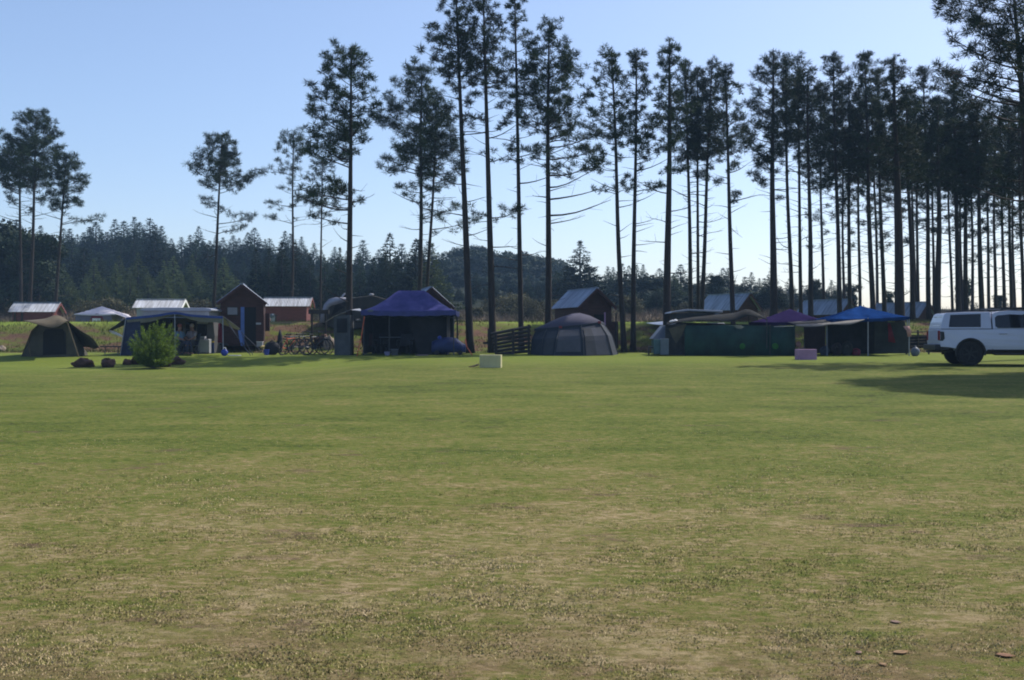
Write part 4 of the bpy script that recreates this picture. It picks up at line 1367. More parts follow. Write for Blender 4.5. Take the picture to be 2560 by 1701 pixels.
# ------------------------------------------------------------------ camp chairs and two seated people
def camp_chair(label, p, rz, cm, group="camp chairs"):
    r = thing("camp_chair", p, label, "chair", group, rz)
    M().grid([[(-.26, -.22, .42), (0, -.22, .38), (.26, -.22, .42)], [(-.26, .22, .40), (0, .22, .35), (.26, .22, .40)]]).build("seat", cm, r, local=True, solid=.02)
    M().grid([[(-.26, .22, .40), (0, .24, .38), (.26, .22, .40)], [(-.27, .38, .88), (0, .41, .86), (.27, .38, .88)]]).build("backrest", cm, r, local=True, solid=.02)
    for sx in (-.27, .27):
        M().tube([(sx, -.25, 0), (sx, .22, .42), (sx, .39, .9)], .014, 5).build("leg", darksteel, r, local=True)
        M().tube([(sx, .25, 0), (sx, -.24, .42), (sx, -.24, .6)], .014, 5).build("leg", darksteel, r, local=True)
        M().box((sx, 0, .61), (.05, .46, .03)).build("armrest", darksteel, r, local=True)
    return r


def seated(label, p, rz, shirt, trousers, haircol):
    """one skinned body (shirted torso, legs, head) sitting on a chair at p, facing local -Y"""
    r = thing("person", p, label, "person", "people sitting under the caravan awning", rz)
    V = [(0, .12, .50), (0, .14, .72), (0, .16, .95), (0, .15, 1.04), (0, .12, 1.12), (0, .11, 1.22),
         (-.16, .15, .95), (-.22, .06, .72), (-.16, -.14, .64), (-.12, -.24, .62), (.16, .15, .95), (.22, .06, .72), (.16, -.14, .64), (.12, -.24, .62),
         (-.09, .10, .48), (-.12, -.30, .49), (-.12, -.33, .10), (-.12, -.45, .04), (.09, .10, .48), (.12, -.30, .49), (.12, -.33, .10), (.12, -.45, .04)]
    E = [(0, 1), (1, 2), (2, 3), (3, 4), (4, 5), (2, 6), (6, 7), (7, 8), (8, 9), (2, 10), (10, 11), (11, 12), (12, 13), (0, 14), (14, 15), (15, 16), (16, 17), (0, 18), (18, 19), (19, 20), (20, 21)]
    rad = [.15, .14, .13, .055, .085, .08, .065, .05, .04, .035, .065, .05, .04, .035, .085, .065, .045, .035, .085, .065, .045, .035]
    me = bpy.data.meshes.new("body")
    me.from_pydata(V, E, [])
    o = bpy.data.objects.new("body", me)
    C.objects.link(o)
    o.parent = r
    o.modifiers.new("skin", 'SKIN')
    for i, sv in enumerate(me.skin_vertices[0].data):
        sv.radius = (rad[i], rad[i])
        sv.use_root = i == 0
    sb = o.modifiers.new("sub", 'SUBSURF')
    sb.levels = sb.render_levels = 1
    me.materials.append(skin)
    M().ell((0, .15, .75), (.19, .15, .28), 14, 10).build("shirt", shirt, r, smooth=True, local=True)
    tm_ = M()
    for sx in (-1, 1):
        tm_.tube([(sx * .09, .14, .50), (sx * .12, -.30, .50), (sx * .12, -.34, .36), (sx * .12, -.335, .12)], [.12, .09, .08, .065], 8)
    tm_.build("trousers", trousers, r, smooth=True, local=True)
    hr = M()
    hr.ell((0, .135, 1.225), (.095, .1, .09), 12, 8)
    hr.build("hair", haircol, r, smooth=True, local=True)
    sl = M()
    for sx in (-1, 1):
        sl.tube([(sx * .15, .15, .95), (sx * .22, .07, .76)], [.085, .065], 8)
    sl.build("sleeves", shirt, r, smooth=True, local=True)
    return r


pa = Gp(456, Dc + .5)
camp_chair("dark camp chair under the light blue shirted person by the bush", pa, 1.2, navycl)
seated("person in a light blue shirt and dark trousers sitting behind the bright bush", pa, 1.2, lightblue, navycl, mat("reddish hair", (.2, .05, .04), .7, .2, 5))
pb = Gp(474, Dc + .9)
camp_chair("dark camp chair under the pale shirted person beside the fridge", pb, -.5, navycl)
seated("person in a pale shirt sitting between the light blue one and the fridge", pb, -.5, paleshirt, navycl, mat("greyish hair", (.3, .25, .24), .7, .2, 5))

# dim kit under the blue canopy
gy = Dg + 1.2
camp_chair("black camp chair in the canopy's deep shade, nearest the orange strap", Gp(925, gy), .5, mat("dim red brown cloth", (.05, .025, .028), .9, .2, 4))
camp_chair("black camp chair in the middle of the canopy's deep shade", Gp(952, gy + .2), -.4, blackcloth)
camp_chair("black camp chair at the right of the canopy's deep shade, by the screen", Gp(1012, gy - .6), -.2, blackcloth)
t = thing("folding_table", Gp(985, gy + .5), "dark folding table under the blue canopy", "table")
p = Gp(985, gy + .5)
M().box(p + Vector((0, 0, .72)), (1.2, .6, .03)).build("tabletop", greypl, t)
for sx in (-.55, .55):
    for sy in (-.25, .25):
        M().tube([p + Vector((sx, sy, 0)), p + Vector((sx, sy, .71))], .014, 5).build("leg", darksteel, t)
t = thing("water_bowl", Gp(968, Dg - .1), "small grey-lilac tub on the grass at the canopy's front edge", "tub")
b_ = Gp(968, Dg - .1)
M().loft([[b_ + Vector((r_ * math.cos(a), r_ * math.sin(a), z_)) for a in [6.283 * i / 14 for i in range(14)]] for r_, z_ in ((.09, 0), (.13, .16), (.11, .15), (.08, .03))]).build("tub", mat("lilac plastic", (.2, .2, .34), .6, .1, 4), t)
t = thing("crate", Gp(987, Dg + .1), "low blue-grey crate with a lid beside the lilac tub", "crate")
b_ = Gp(987, Dg + .1)
M().box(b_ + Vector((0, 0, .11)), (.26, .24, .22)).build("crate_body", darksteel, t)
M().box(b_ + Vector((0, 0, .24)), (.31, .28, .03)).build("lid", greypl, t)
t = thing("lantern", P(896, 802, Dg + .9), "small pale lantern hanging inside the canopy's left corner", "lantern")
M().ell(P(896, 801, Dg + .9), (.12, .12, .055), 12, 6).build("shade", offwhite, t)
M().tube([P(896, 798, Dg + .9), P(896, 783, Dg + .9)], .006, 4).build("cord", darksteel, t)
t = thing("doormat", Gp(1055, Dg - .3, .0), "pinkish mat at the canopy's front right edge", "mat")
M().box(Gp(1055, Dg - .25, .015), (.5, .35, .03)).build("mat_sheet", mat("pinkish mat", (.25, .18, .2), .9, .2, 5), t)

# blue tarp bundle at the right of the canopy
Dz = 45.6
t = thing("covered_trolley", Gp(1125, Dz), "low rounded dark blue tarp-covered trolley right of the blue canopy", "cover")
ring = []
rows = []
for k_ in range(9):
    u = k_ / 8
    xx = 1080 + 84 * u
    hh = .64 * (math.sin(math.pi * min(1, max(0, .12 + .80 * u))) ** .35) * (1 if u < .85 else .82)
    row = []
    for a in range(9):
        an = math.pi * a / 8
        p = Gp(xx, Dz + .35)
        row.append(p + Vector((0, -.36 * math.cos(an), .10 + hh * (math.sin(an) ** .6))))
    rows.append(row)
M().loft(rows, closed=True).build("tarp", bluetarp, t, smooth=True)
for a in (1092, 1150):
    M().tube([Gp(a, Dz - .02, .1), Gp(a, Dz + .08, .1)], .1, 12).build("wheel", rubber, t)
M().ell(Gp(1099, Dz + .2, .72), (.09, .08, .08), 10, 6).build("knot", blueplastic, t)

# boat/caravan under a grey cover on the bank
De = 53
t = thing("covered_caravan", Gp(880, De), "caravan under a silver-nosed grey cover on the bank left of the blue canopy", "caravan")
prof = [P(801, 806, De), P(804, 785, De), P(812, 762, De), P(824, 749, De), P(840, 745, De), P(870, 746, De), P(905, 742, De), P(929, 738, De), P(960, 747, De), P(1000, 752, De), P(1000, 820, De), P(835, 824, De), P(815, 815, De)]
M().prism(prof, (0, 2.1, 0)).build("body", mat("cover olive grey", (.04, .038, .033), .85, .2, 3), t, bevel=.06)
sl = [p + Vector((0, -.03, 0)) for p in (P(800, 807, De), P(803, 785, De), P(811, 761, De), P(823, 748, De), P(840, 743.5, De), P(868, 745, De))]
si = [p + Vector((0, -.03, 0)) for p in (P(812, 808, De), P(815, 785, De), P(823, 768, De), P(830, 764, De), P(845, 761, De), P(868, 752, De))]
sb_ = [p + Vector((0, 2.1, 0)) for p in sl]
M().grid([sb_, sl, si]).build("silver_nose", silver2, t, smooth=True, solid=.02)
M().prism([P(828, 790, De - .05), P(866, 765, De - .05), P(868, 755, De - .05), P(838, 764, De - .05)], (0, .04, 0)).build("window_shadow", darkvoid, t)
M().tube([P(852, 746, De + .5), P(862, 734, De + .5)], .05, 6).build("aerial", offwhite, t)
M().ell(P(929, 737, De + .3), (.12, .1, .06), 10, 6).build("roof_vent", offwhite, t)
M().tube([P(825, 815, De + .3), Gp(830, De + .3)], .05, 6).tube([P(940, 815, De + .3), Gp(940, De + .3)], .05, 6).build("support_leg", darksteel, t)
t = thing("beam", P(795, 780, 51.5), "dark horizontal beam between the red hut and the covered caravan", "beam")
M().box(P(797, 780, 51.5), (.95, .14, .19)).build("beam", darkwood, t)
for a in (780, 814):
    M().tube([P(a, 783, 51.5), Gp(a, 51.5)], .05, 6).build("post", darkwood, t)
# slim posts right of the canopy
for i, (a, y0, lab) in enumerate(((1121, 788, "slim pale pole right of the blue canopy, nearer the canopy"), (1144, 786, "slim pale pole between the blue canopy and the very tall trunk"))):
    t = thing("awning_pole", Gp(a, 47.6), lab, "pole", "slim poles right of the canopy")
    M().tube([P(a, y0, 47.6), Gp(a + 1, 47.6)], .022, 6).build("shaft", twig, t)
    M().tube([P(a - 3, y0, 47.6), P(a + 3, y0, 47.6)], .02, 5).build("cap", twig, t)

# ------------------------------------------------------------------ log fence
Df = 46.6
t = thing("log_fence", Gp(1275, Df), "dark log fence of stacked slanting rails left of the dome tent", "fence")
for k_ in range(7):
    y0_ = 834 + k_ * 8.6
    y1_ = 817 + k_ * 10.2
    M().tube([P(1228 + k_ * 1.5, y0_ + 2, Df + .05 * (k_ % 2)), P(1280, (y0_ + y1_) / 2, Df + .05 * (k_ % 2)), P(1326, y1_, Df + .3)], .068, 7).build("rail", darkwood, t)
for a, yy in ((1240, 836), (1283, 824), (1322, 812)):
    M().tube([P(a, yy, Df - .12), Gp(a, Df - .12, -.1)], .055, 7).build("post", darkwood, t)
t = thing("fence_post", Gp(1223, 49), "short dark post on the bank left of the log fence", "post")
M().tube([P(1223, 822, 49), Gp(1223, 49, -.1)], .075, 7).box(P(1219, 858, 49), (.4, .08, .1)).build("post", darkwood, t)

# ------------------------------------------------------------------ painted blocks, rocks, boulder
def block(label, pxl, pxr, pt_, pb_, m, rz, dark=False):
    D_ = 10.
    for _ in range(40):
        zt = P((pxl + pxr) / 2, pb_, D_)
        D_ += (zt.z - gz(zt.x, D_)) * 12
    w_ = (pxr - pxl) / F * D_ * .93
    h_ = (pb_ - pt_) / F * D_
    p_ = Gp((pxl + pxr) / 2, D_ + .18)
    r = thing("marker_block", p_, label, "block", "painted marker blocks on the lawn", rz)
    M().box((0, 0, h_ / 2 - .01), (w_, .34, h_ + .02)).build("block", m, r, local=True, bevel=.012)
    return r, D_


blk, Dk = block("cream painted concrete block on the lawn in front of the log fence", 1198, 1256, 888, 920, creampaint, -.12)
block("mauve pink painted concrete block on the lawn before the purple canopy", 1988, 2041, 874, 900, pinkpaint, .12)
t = thing("kindling", Gp(1183, Dk), "small dark curl of bark lying left of the cream block", "bark")
M().tube([Gp(1172, Dk + .2, .03), Gp(1184, Dk + .1, .05), Gp(1196, Dk, .10)], [.015, .03, .035], 6).build("bark_curl", haycol, t)


def rock(label, px_, pyb, w_, h_, seed, m=rockm, D_=None, group="red brown rocks by the bush", name="rock"):
    if D_ is None:
        D_ = 20.
        for _ in range(40):
            q_ = P(px_, pyb, D_)
            D_ += (q_.z - gz(q_.x, D_)) * 12
    s = D_ / F
    b_ = Gp(px_, D_ + w_ * s * .3)
    r = thing(name, b_, label, "rock", group, seed)
    a = M()
    q = random.Random(seed)
    ph = [q.uniform(0, 6) for _ in range(6)]
    nu, nv = 18, 12
    rings = []
    for j in range(nv + 1):
        th = math.pi * (j + .02) / (nv + .04)
        ring = []
        for i in range(nu):
            an = 6.283 * i / nu
            k_ = 1 + .13 * math.sin(an * 2 + ph[0] + th * 2) + .10 * math.sin(an * 3 + ph[1] - th * 3) + .06 * math.sin(an * 5 + th * 6 + ph[2])
            ring.append(Vector((w_ * s * .5 * math.sin(th) ** .8 * math.cos(an), w_ * s * .38 * math.sin(th) ** .8 * math.sin(an), h_ * s * (.42 - .62 * math.cos(th)))) * k_)
        rings.append(ring)
    a.loft(rings).build("stone", m, r, local=True, smooth=True)


rock("leftmost squat red-brown rock on the lawn below the brown tent", 209, 919, 56, 20, 1)
rock("second red-brown rock from the left, between the first rock and the bush", 270, 919, 46, 19, 2)
rock("smallest rock, just left of the shaded rocks at the bush", 318, 911, 24, 13, 3)
rock("dark rock in the shade at the bush's left foot", 352, 913, 50, 24, 4)
rock("dark rock in front of the bush stem, largest of the row", 405, 918, 62, 34, 5)
rock("dark rock at the bush's right foot", 440, 914, 42, 18, 6)
rock("single rounded boulder on the grassy bank right of the very tall trunks", 1280, 826, 28, 15, 8, mat("brown boulder", (.10, .075, .05), .9, .3, 5, bump=.6), 52.6, None, "boulder")
rock("pale stone jutting from the bank beside the canopy's side tent", 822, 868, 26, 28, 9, stonem, 50.2, "stones on the bank")
rock("pale stone at the far left foot of the bank", 2, 880, 22, 12, 10, stonem, 50.2, "stones on the bank")
rock("earth-brown stone on the bank left of the covered caravan", 806, 876, 44, 24, 12, rockm, 50.6, "stones on the bank")

# ------------------------------------------------------------------ bright bush
def bush():
    Dq = 39.2
    b_ = Gp(385, Dq)
    r = thing("bush", b_, "bright yellow-green rounded bush growing among rocks in front of the caravan", "bush")
    g_ = np.random.default_rng(5)
    s = Dq / F
    q = random.Random(4)
    st = M()
    cs, ds = [], []
    for i in range(260):
        az = q.uniform(0, 6.283)
        el = math.radians(q.choice((q.uniform(12, 50), q.uniform(35, 88))))
        dx, dy, dz = math.cos(az) * math.cos(el), math.sin(az) * math.cos(el), math.sin(el)
        side = X(325, Dq) - b_.x if dx < 0 else X(440, Dq) - b_.x
        top = P(385, 818 if dx < 0 else 806, Dq).z - b_.z
        L = 1 / (abs(dx / side) ** 3.6 + abs(dy / .72) ** 3.6 + abs(dz / top) ** 3.6) ** (1 / 3.6) * q.uniform(.6, 1.0)
        if q.random() < .12: L *= 1.12
        pts = []
        for j in range(7):
            t_ = j / 6
            up_ = .10 * L * t_ * t_ * (1.4 - dz)
            pts.append(Vector((dx * L * t_ + .05 * math.sin(i + t_ * 4) * t_, dy * L * t_, max(.03, dz * L * t_ + up_ + .02))))
        st.tube(pts, [.011 * (1 - .8 * j / 6) for j in range(7)], 3)
        n_ = int(50 + 90 * L)
        for _ in range(n_):
            f_ = 6 * (.30 + .70 * q.random() ** .75)
            k_ = min(5, int(f_))
            cs.append(pts[k_].lerp(pts[k_ + 1], f_ - k_) + Vector((q.gauss(0, .028), q.gauss(0, .028), q.gauss(0, .022))))
            ds.append((pts[k_ + 1] - pts[k_]).normalized())
    c = np.array(cs)
    N = len(c)
    up = np.array(ds) * .5 + g_.normal(size=(N, 3)) * .7 + np.array([0, 0, .35])
    up /= np.linalg.norm(up, axis=1)[:, None]
    sd = np.cross(up, g_.normal(size=(N, 3)))
    sd /= np.linalg.norm(sd, axis=1)[:, None] + 1e-6
    L = (.04 + .055 * g_.random(N))[:, None]
    V = np.stack([c - sd * .009, c + sd * .009, c + up * L], 1).reshape(-1, 3)
    np_mesh("foliage", V, np.arange(len(V)).reshape(-1, 3), bushm, r)
    st.build("stems", twig, r, local=True)


bush()


# ------------------------------------------------------------------ bicycles
def bicycle(label, px_, D_, rz, fm, lean=0., wm=rubber, s=1.):
    b_ = Gp(px_, D_)
    r = thing("bicycle", b_, label, "bicycle", "bicycles parked on the bank foot", rz)
    r.rotation_euler = (lean, 0, rz)
    r.scale = (s, s, s)
    R_ = .33
    for x_ in (-.52, .52):
        w_ = M()
        w_.tube([(x_ + R_ * math.cos(a), 0, R_ + R_ * math.sin(a)) for a in [6.2832 * i / 20 for i in range(21)]], .024, 5)
        wh = w_.build("wheel", wm, r, local=True)
        sp = M()
        for i in range(10):
            a = 6.283 * i / 10
            sp.tube([(x_, 0, R_), (x_ + .31 * math.cos(a), 0, R_ + .31 * math.sin(a))], .004, 3)
        sp.build("spokes", steel, wh, local=True)
    f_ = M()
    for a, b in (((-.52, 0, .33), (-.12, 0, .30)), ((-.12, 0, .30), (-.25, 0, .80)), ((-.25, 0, .74), (.36, 0, .78)), ((-.12, 0, .30), (.38, 0, .68)), ((-.52, 0, .33), (-.23, 0, .72)),
                 ((.35, 0, .84), (.52, 0, .33))):
        f_.tube([a, b], .02, 5)
    f_.build("frame", fm, r, local=True)
    M().tube([(.36, 0, .8), (.36, 0, .95), (.40, -.28, .97)], .014, 5).tube([(.36, 0, .95), (.40, .28, .97)], .014, 5).build("handlebar", darksteel, r, local=True)
    M().box((-.27, 0, .85), (.24, .13, .05)).build("saddle", blackpl, r, local=True, bevel=.015)
    M().tube([(-.12, -.09, .30), (-.12, .09, .30)], .09, 10).build("crank", darksteel, r, local=True)


bicycle("small bicycle with an orange-red frame, leftmost of the parked bikes", 722, 45.9, 1.15, orange, .08, s=.9)
bicycle("dark bicycle second from the left, with a grey frame", 738, 46.6, .5, greypl, -.08)
bicycle("dark bicycle in the middle of the parked row, black frame", 757, 46.4, .9, blackpl, .06)
bicycle("dark blue bicycle fourth along the parked row", 775, 46.8, .35, bluegrey, .1)
bicycle("black bicycle at the right end of the parked row", 792, 46.1, .75, darksteel, -.06)
t = thing("folded_umbrella", Gp(700, 46.2), "tall folded black parasol standing left of the bicycles", "parasol")
p = Gp(700, 46.2)
M().tube([p + Vector((0, 0, -.05)), p + Vector((0, 0, 1.05))], .02, 6).build("shaft", darksteel, t)
M().tube([p + Vector((0, 0, .1)), p + Vector((0, 0, .35)), p + Vector((0, 0, .8)), p + Vector((0, 0, 1.03))], [.06, .14, .09, .03], 9).build("canopy_cloth", blackcloth, t, smooth=True)
t = thing("kit_bag", Gp(680, 46), "black kit bag lying left of the folded parasol", "bag")
M().ell(Gp(680, 46, .27), (.33, .22, .30), 14, 9, .05, 2).build("bag_body", blackcloth, t, smooth=True)
M().tube([Gp(672, 45.9, .5), Gp(680, 45.9, .62), Gp(688, 45.9, .5)], .02, 5).build("handle", blackpl, t)
t = thing("blue_bucket", Gp(666, 45.6), "small blue bucket against the black kit bag", "bucket")
b_ = Gp(666, 45.6)
M().loft([[b_ + Vector((r_ * math.cos(a), r_ * math.sin(a), z_)) for a in [6.283 * i / 14 for i in range(14)]] for r_, z_ in ((.09, 0), (.13, .24), (.115, .24), (.08, .03))]).build("bucket_body", blueplastic, t)
t = thing("grain_bag", Gp(660, 47.2), "two small yellowish bags lying on the bank behind the blue bucket", "bag")
for a in (657, 667):
    M().ell(P(a, 868, 47.4), (.13, .1, .07), 10, 6, .08, a).build("bag_body", mat("straw sack", (.36, .28, .12), .9, .2, 6), t)
t = thing("crate", P(650, 861, 49.2), "small pale box at the right foot of the tall brown hut", "crate")
M().box(P(650, 861, 49.2), (.26, .2, .2)).build("crate_body", offwhite, t, bevel=.01)
M().box(P(650, 861, 49.2) + Vector((0, 0, .11)), (.28, .22, .02)).build("lid", white, t)
t = thing("washing", P(668, 800, 58), "pink and grey washing heaped on a rail left of the red hut", "washing")
for a, b, m_ in ((667, 794, offwhite), (671, 800, pinkcloth), (680, 790, greypl)):
    M().ell(P(a, b, 60), (.14, .1, .12), 10, 6, .2, a).build("garment", m_, t)
M().tube([P(662, 785, 60), P(695, 789, 60)], .02, 5).tube([P(690, 789, 60), Gp(690, 60)], .03, 5).tube([P(664, 785, 60), Gp(664, 60)], .03, 5).build("rail", darkwood, t)
# low dark trailer bench left of the caravan
t = thing("camp_bench", Gp(275, 46.6), "low dark bench with crossed legs left of the caravan awning", "bench")
M().box(Gp(278, 46.6, .33), (.85, .3, .05)).build("seat", darksteel, t)
for a in (262, 294):
    M().tube([Gp(a, 46.5, 0), Gp(a + 3, 46.7, .32)], .018, 5).build("leg", steel, t)

# things by the bright blue canopy
t = thing("red_dress", P(2230, 855, Db + .9), "red cloth hung in a narrow drape under the bright blue canopy", "cloth")
M().grid([[P(2219 + i * 1.6, 808, Db + .85 + .03 * (i % 2)) for i in range(5)], [P(2221 + i * 2.4, 828, Db + .85 + .05 * (i % 2)) for i in range(5)], [P(2221 + i * 4.4, 855 + i * .6, Db + .85 + .05 * (i % 2)) for i in range(5)]]).build("cloth", redcloth, t, smooth=True, solid=.012)
t = thing("pink_towel", P(2272, 840, Db - .02), "pinkish towel hanging on the pole at the bright blue canopy's right end", "towel")
M().grid([[P(2258, 816, Db + .02), P(2266, 815, Db + .02), P(2274, 816, Db + .02)], [P(2267, 828, Db - .02), P(2272, 828, Db + .04), P(2278, 829, Db - .02)], [P(2270, 842, Db - .02), P(2274, 842, Db + .03), P(2278, 841, Db - .02)]]).build("cloth", pinkcloth, t, smooth=True, solid=.012)
t = thing("wooden_rack", Gp(2300, 46.6), "dark rack of horizontal rails between the bright blue canopy and the pickup", "rack")
for yy in (831, 842, 850, 857, 866):
    M().tube([P(2262, yy + 1, 46.6), P(2325, yy - 2, 46.6)], .022, 5).build("rail", darkwood if yy != 831 else twig, t)
for a in (2266, 2295, 2322):
    M().tube([P(a, 826, 46.65), Gp(a, 46.65, -.05)], .04, 6).build("post", darkwood, t)
M().prism([P(2262, 872, 46.9), P(2325, 870, 46.9), P(2325, 838, 46.9), P(2262, 838, 46.9)], (0, .03, 0)).build("back_sheet", blackcloth, t)
t = thing("white_sack", Gp(2288, 44.6), "round pale sack standing at the right foot of the bright blue canopy", "sack")
M().ell(Gp(2288, 44.6, .17), (.18, .15, .2), 14, 9, .04, 5).build("sack_body", greypl, t, smooth=True)
M().ell(Gp(2288, 44.6, .37), (.05, .05, .05), 8, 6).build("neck", greypl, t)
for (a, lab, m_, w_, h_) in ((2062, "dark blue bundle heaped at the fly sheet's pole", navycl, .2, .22), (2092, "brown bundle heaped left of the red one under the bright blue canopy", mat("brown bundle", (.02, .015, .016), .9, .3, 5), .22, .3),
                             (2118, "dull green bundle heaped beside the red one under the bright blue canopy", mat("green grey bundle", (.022, .024, .021), .9, .3, 5), .24, .34), (2140, "red bundle lying under the bright blue canopy's front edge", redcloth, .2, .17)):
    t = thing("bedding_bundle", Gp(a, Db + .5), lab, "bundle", "bundles under the bright blue canopy")
    M().ell(Gp(a, Db + .5, h_ * .75), (w_, w_ * .8, h_), 14, 8, .1, a).build("bundle", m_, t, smooth=True)
    M().tube([Gp(a - 4, Db + .3, h_), Gp(a, Db + .28, h_ * 1.3), Gp(a + 4, Db + .3, h_)], .015, 4).build("tie", darksteel, t)
t = thing("camp_shelf", Gp(1998, Db + 1.2), "low dark camp shelf with pinkish bags behind the mauve block", "shelf")
for yy in (850, 872):
    M().box(P(2000, yy, Db + 1.2), (.42, .3, .03)).build("shelf", darksteel, t)
for a in (1989, 2011):
    M().tube([P(a, 848, Db + 1.2), Gp(a, Db + 1.2)], .015, 5).build("leg", darksteel, t)
bg2 = thing("shopping_bag", P(1997, 871, Db + 1.2), "tan and pink bag standing on the camp shelf behind the mauve block", "bag")
M().ell(P(1996, 861, Db + 1.2), (.12, .09, .13), 10, 8, .15, 4).build("bag_body", pinkcloth, bg2)
M().tube([P(1991, 856, Db + 1.15), P(1996, 849, Db + 1.15), P(2001, 856, Db + 1.15)], .01, 4).build("handle", haycol, bg2)


# ------------------------------------------------------------------ white pickup
def pickup():
    D_ = 36.6
    a = math.radians(8.0)
    rear = Vector((X(2333, D_), D_, 0))
    rear.z = gz(rear.x + 2, D_)
    r = thing("pickup_truck", rear, "white double-cab pickup with a white canopy over its load bed, cut by the right edge", "pickup", None, -a)
    r.scale = (.965, .965, .965)

    def hw(z):
        if z < .55: return .86 + .06 * (z - .4) / .15
        if z < 1.0: return .925
        if z < 1.22: return .925 - .04 * (z - 1.0) / .22
        return .885 - (z - 1.22) * .27

    def arch(cx_, z0, R_, n=14, rev=True):
        pts = []
        a0 = math.asin((z0 - .42) / R_)
        for i in range(n + 1):
            an = a0 + (math.pi - 2 * a0) * i / n
            pts.append((cx_ + R_ * math.cos(an), .42 + R_ * math.sin(an)))
        return pts          # from front (larger x) to back
    xr, xf = .99, 4.22

    def solid(poly, name, m, parent, bevel=.03, dy=0.):
        n = len(poly)
        A = [(x_, -hw(z_) - dy, z_) for x_, z_ in poly]
        B = [(x_, hw(z_) + dy, z_) for x_, z_ in poly]
        mm_ = M()
        mm_.add(A + B, [tuple(range(n)), tuple(range(n, 2 * n))[::-1]] + [(i, n + i, n + (i + 1) % n, (i + 1) % n) for i in range(n)])
        return mm_.build(name, m, parent, local=True, bevel=bevel)
    body = [(.03, .62), (.0, .80), (.02, 1.0), (.04, 1.21), (1.0, 1.22), (1.7, 1.22), (3.7, 1.22), (4.25, 1.18), (4.9, 1.10), (5.22, 1.0), (5.32, .8), (5.3, .5), (4.75, .48)]
    body += arch(xf, .48, .47)
    body += [(xf - .55, .48), (xr + .55, .48)]
    body += arch(xr, .48, .47)
    body += [(.5, .56), (.3, .60)]
    # side faces are concave polygons: split into bands so shading stays clean
    solid(body, "body", carwhite_shade, r, bevel=.025)
    cano = [(.05, 1.222), (.09, 1.45), (.19, 1.72), (.26, 1.77), (.9, 1.795), (1.66, 1.80), (1.68, 1.222)]
    cn = solid(cano, "bed_canopy", carwhite_shade, r, .02)
    cab = [(1.72, 1.222), (1.72, 1.72), (1.85, 1.80), (2.3, 1.845), (2.9, 1.82), (3.15, 1.74), (3.9, 1.222)]
    cb = solid(cab, "cab", carwhite_shade, r, .03)

    def side(pts, name, m, parent, off=.006, th=.012, both=True):
        for sg in ((-1, 1) if both else (-1,)):
            mm_ = M()
            n = len(pts)
            A = [(x_, sg * (hw(z_) + off), z_) for x_, z_ in pts]
            B = [(x_, sg * (hw(z_) + off - th), z_) for x_, z_ in pts]
            mm_.add(A + B, [tuple(range(n)), tuple(range(n, 2 * n))[::-1]] + [(i, n + i, n + (i + 1) % n, (i + 1) % n) for i in range(n)])
            mm_.build(name, m, parent, local=True)
    side([(.30, 1.285), (.38, 1.70), (1.36, 1.73), (1.33, 1.285)], "canopy_window", glass, cn)
    side([(1.80, 1.31), (1.80, 1.60), (1.88, 1.675), (2.3, 1.715), (2.85, 1.69), (3.05, 1.62), (3.62, 1.26), (1.88, 1.25)], "side_window", glass, cb)
    side([(2.70, 1.25), (2.70, 1.715), (2.77, 1.71), (2.77, 1.25)], "window_pillar", blackpl, cb, .010)
    side([(.05, 1.215), (.05, 1.228), (1.68, 1.232), (1.68, 1.215)], "canopy_seam", blackpl, cn, .005)
    side([(1.695, .52), (1.695, 1.79), (1.712, 1.79), (1.712, .52)], "bed_gap", blackpl, r, .004)
    side([(2.74, .56), (2.74, 1.22), (2.748, 1.22), (2.748, .56)], "door_line", blackpl, r, .003)
    for x_ in (2.05, 3.0):
        side([(x_ - .14, 1.06), (x_ - .14, 1.09), (x_ + .12, 1.095), (x_ + .12, 1.065)], "door_handle", carwhite_shade, r, .03, .03)
        side([(x_ - .13, 1.045), (x_ - .13, 1.058), (x_ + .11, 1.062), (x_ + .11, 1.05)], "handle_recess", blackpl, r, .006)
    side([(.0, .82), (.02, 1.14), (.14, 1.13), (.16, .90), (.10, .82)], "tail_lamp", blackpl, r, .008)
    for sg in (-1, 1):
        M().box((-.004, sg * .80, 1.0), (.02, .2, .32)).build("tail_lamp_lens", redlamp, r, local=True)
        M().tube([(1.7, sg * .86, .42), (1.75, sg * .97, .38), (3.65, sg * .97, .38), (3.7, sg * .86, .42)], .045, 6).build("side_step", blackpl, r, local=True)
    side([(1.52, .485), (1.54, .53), (3.68, .53), (3.70, .485)], "sill_trim", blackpl, r, .006)
    M().box((-.03, 0, .60), (.22, 1.74, .20)).box((.16, -.86, .60), (.34, .1, .2)).box((.16, .86, .60), (.34, .1, .2)).build("rear_bumper", blackpl, r, local=True, bevel=.03)
    M().box((-.01, 0, 1.02), (.02, 1.3, .36)).build("tailgate", carwhite_shade, r, local=True, bevel=.02)
    M().box((.1, 0, .46), (.3, .08, .08)).box((-.14, 0, .46), (.2, .07, .07)).build("tow_bar", darksteel, r, local=True)
    M().prism([(.085, -.62, 1.32), (.085, .62, 1.32), (.185, .56, 1.66), (.185, -.56, 1.66)], (-.02, 0, .004)).build("rear_window", glass, cn, local=True)
    M().prism([(3.83, -.74, 1.27), (3.83, .74, 1.27), (3.22, .64, 1.69), (3.22, -.64, 1.69)], (.02, 0, .03)).build("windscreen", glass, cb, local=True)
    # underbody
    M().box((2.6, 0, .50), (4.6, 1.2, .14)).tube([(xr, -.7, .42), (xr, .7, .42)], .07, 8).tube([(xf, -.7, .42), (xf, .7, .42)], .06, 8).build("underbody", blackpl, r, local=True)
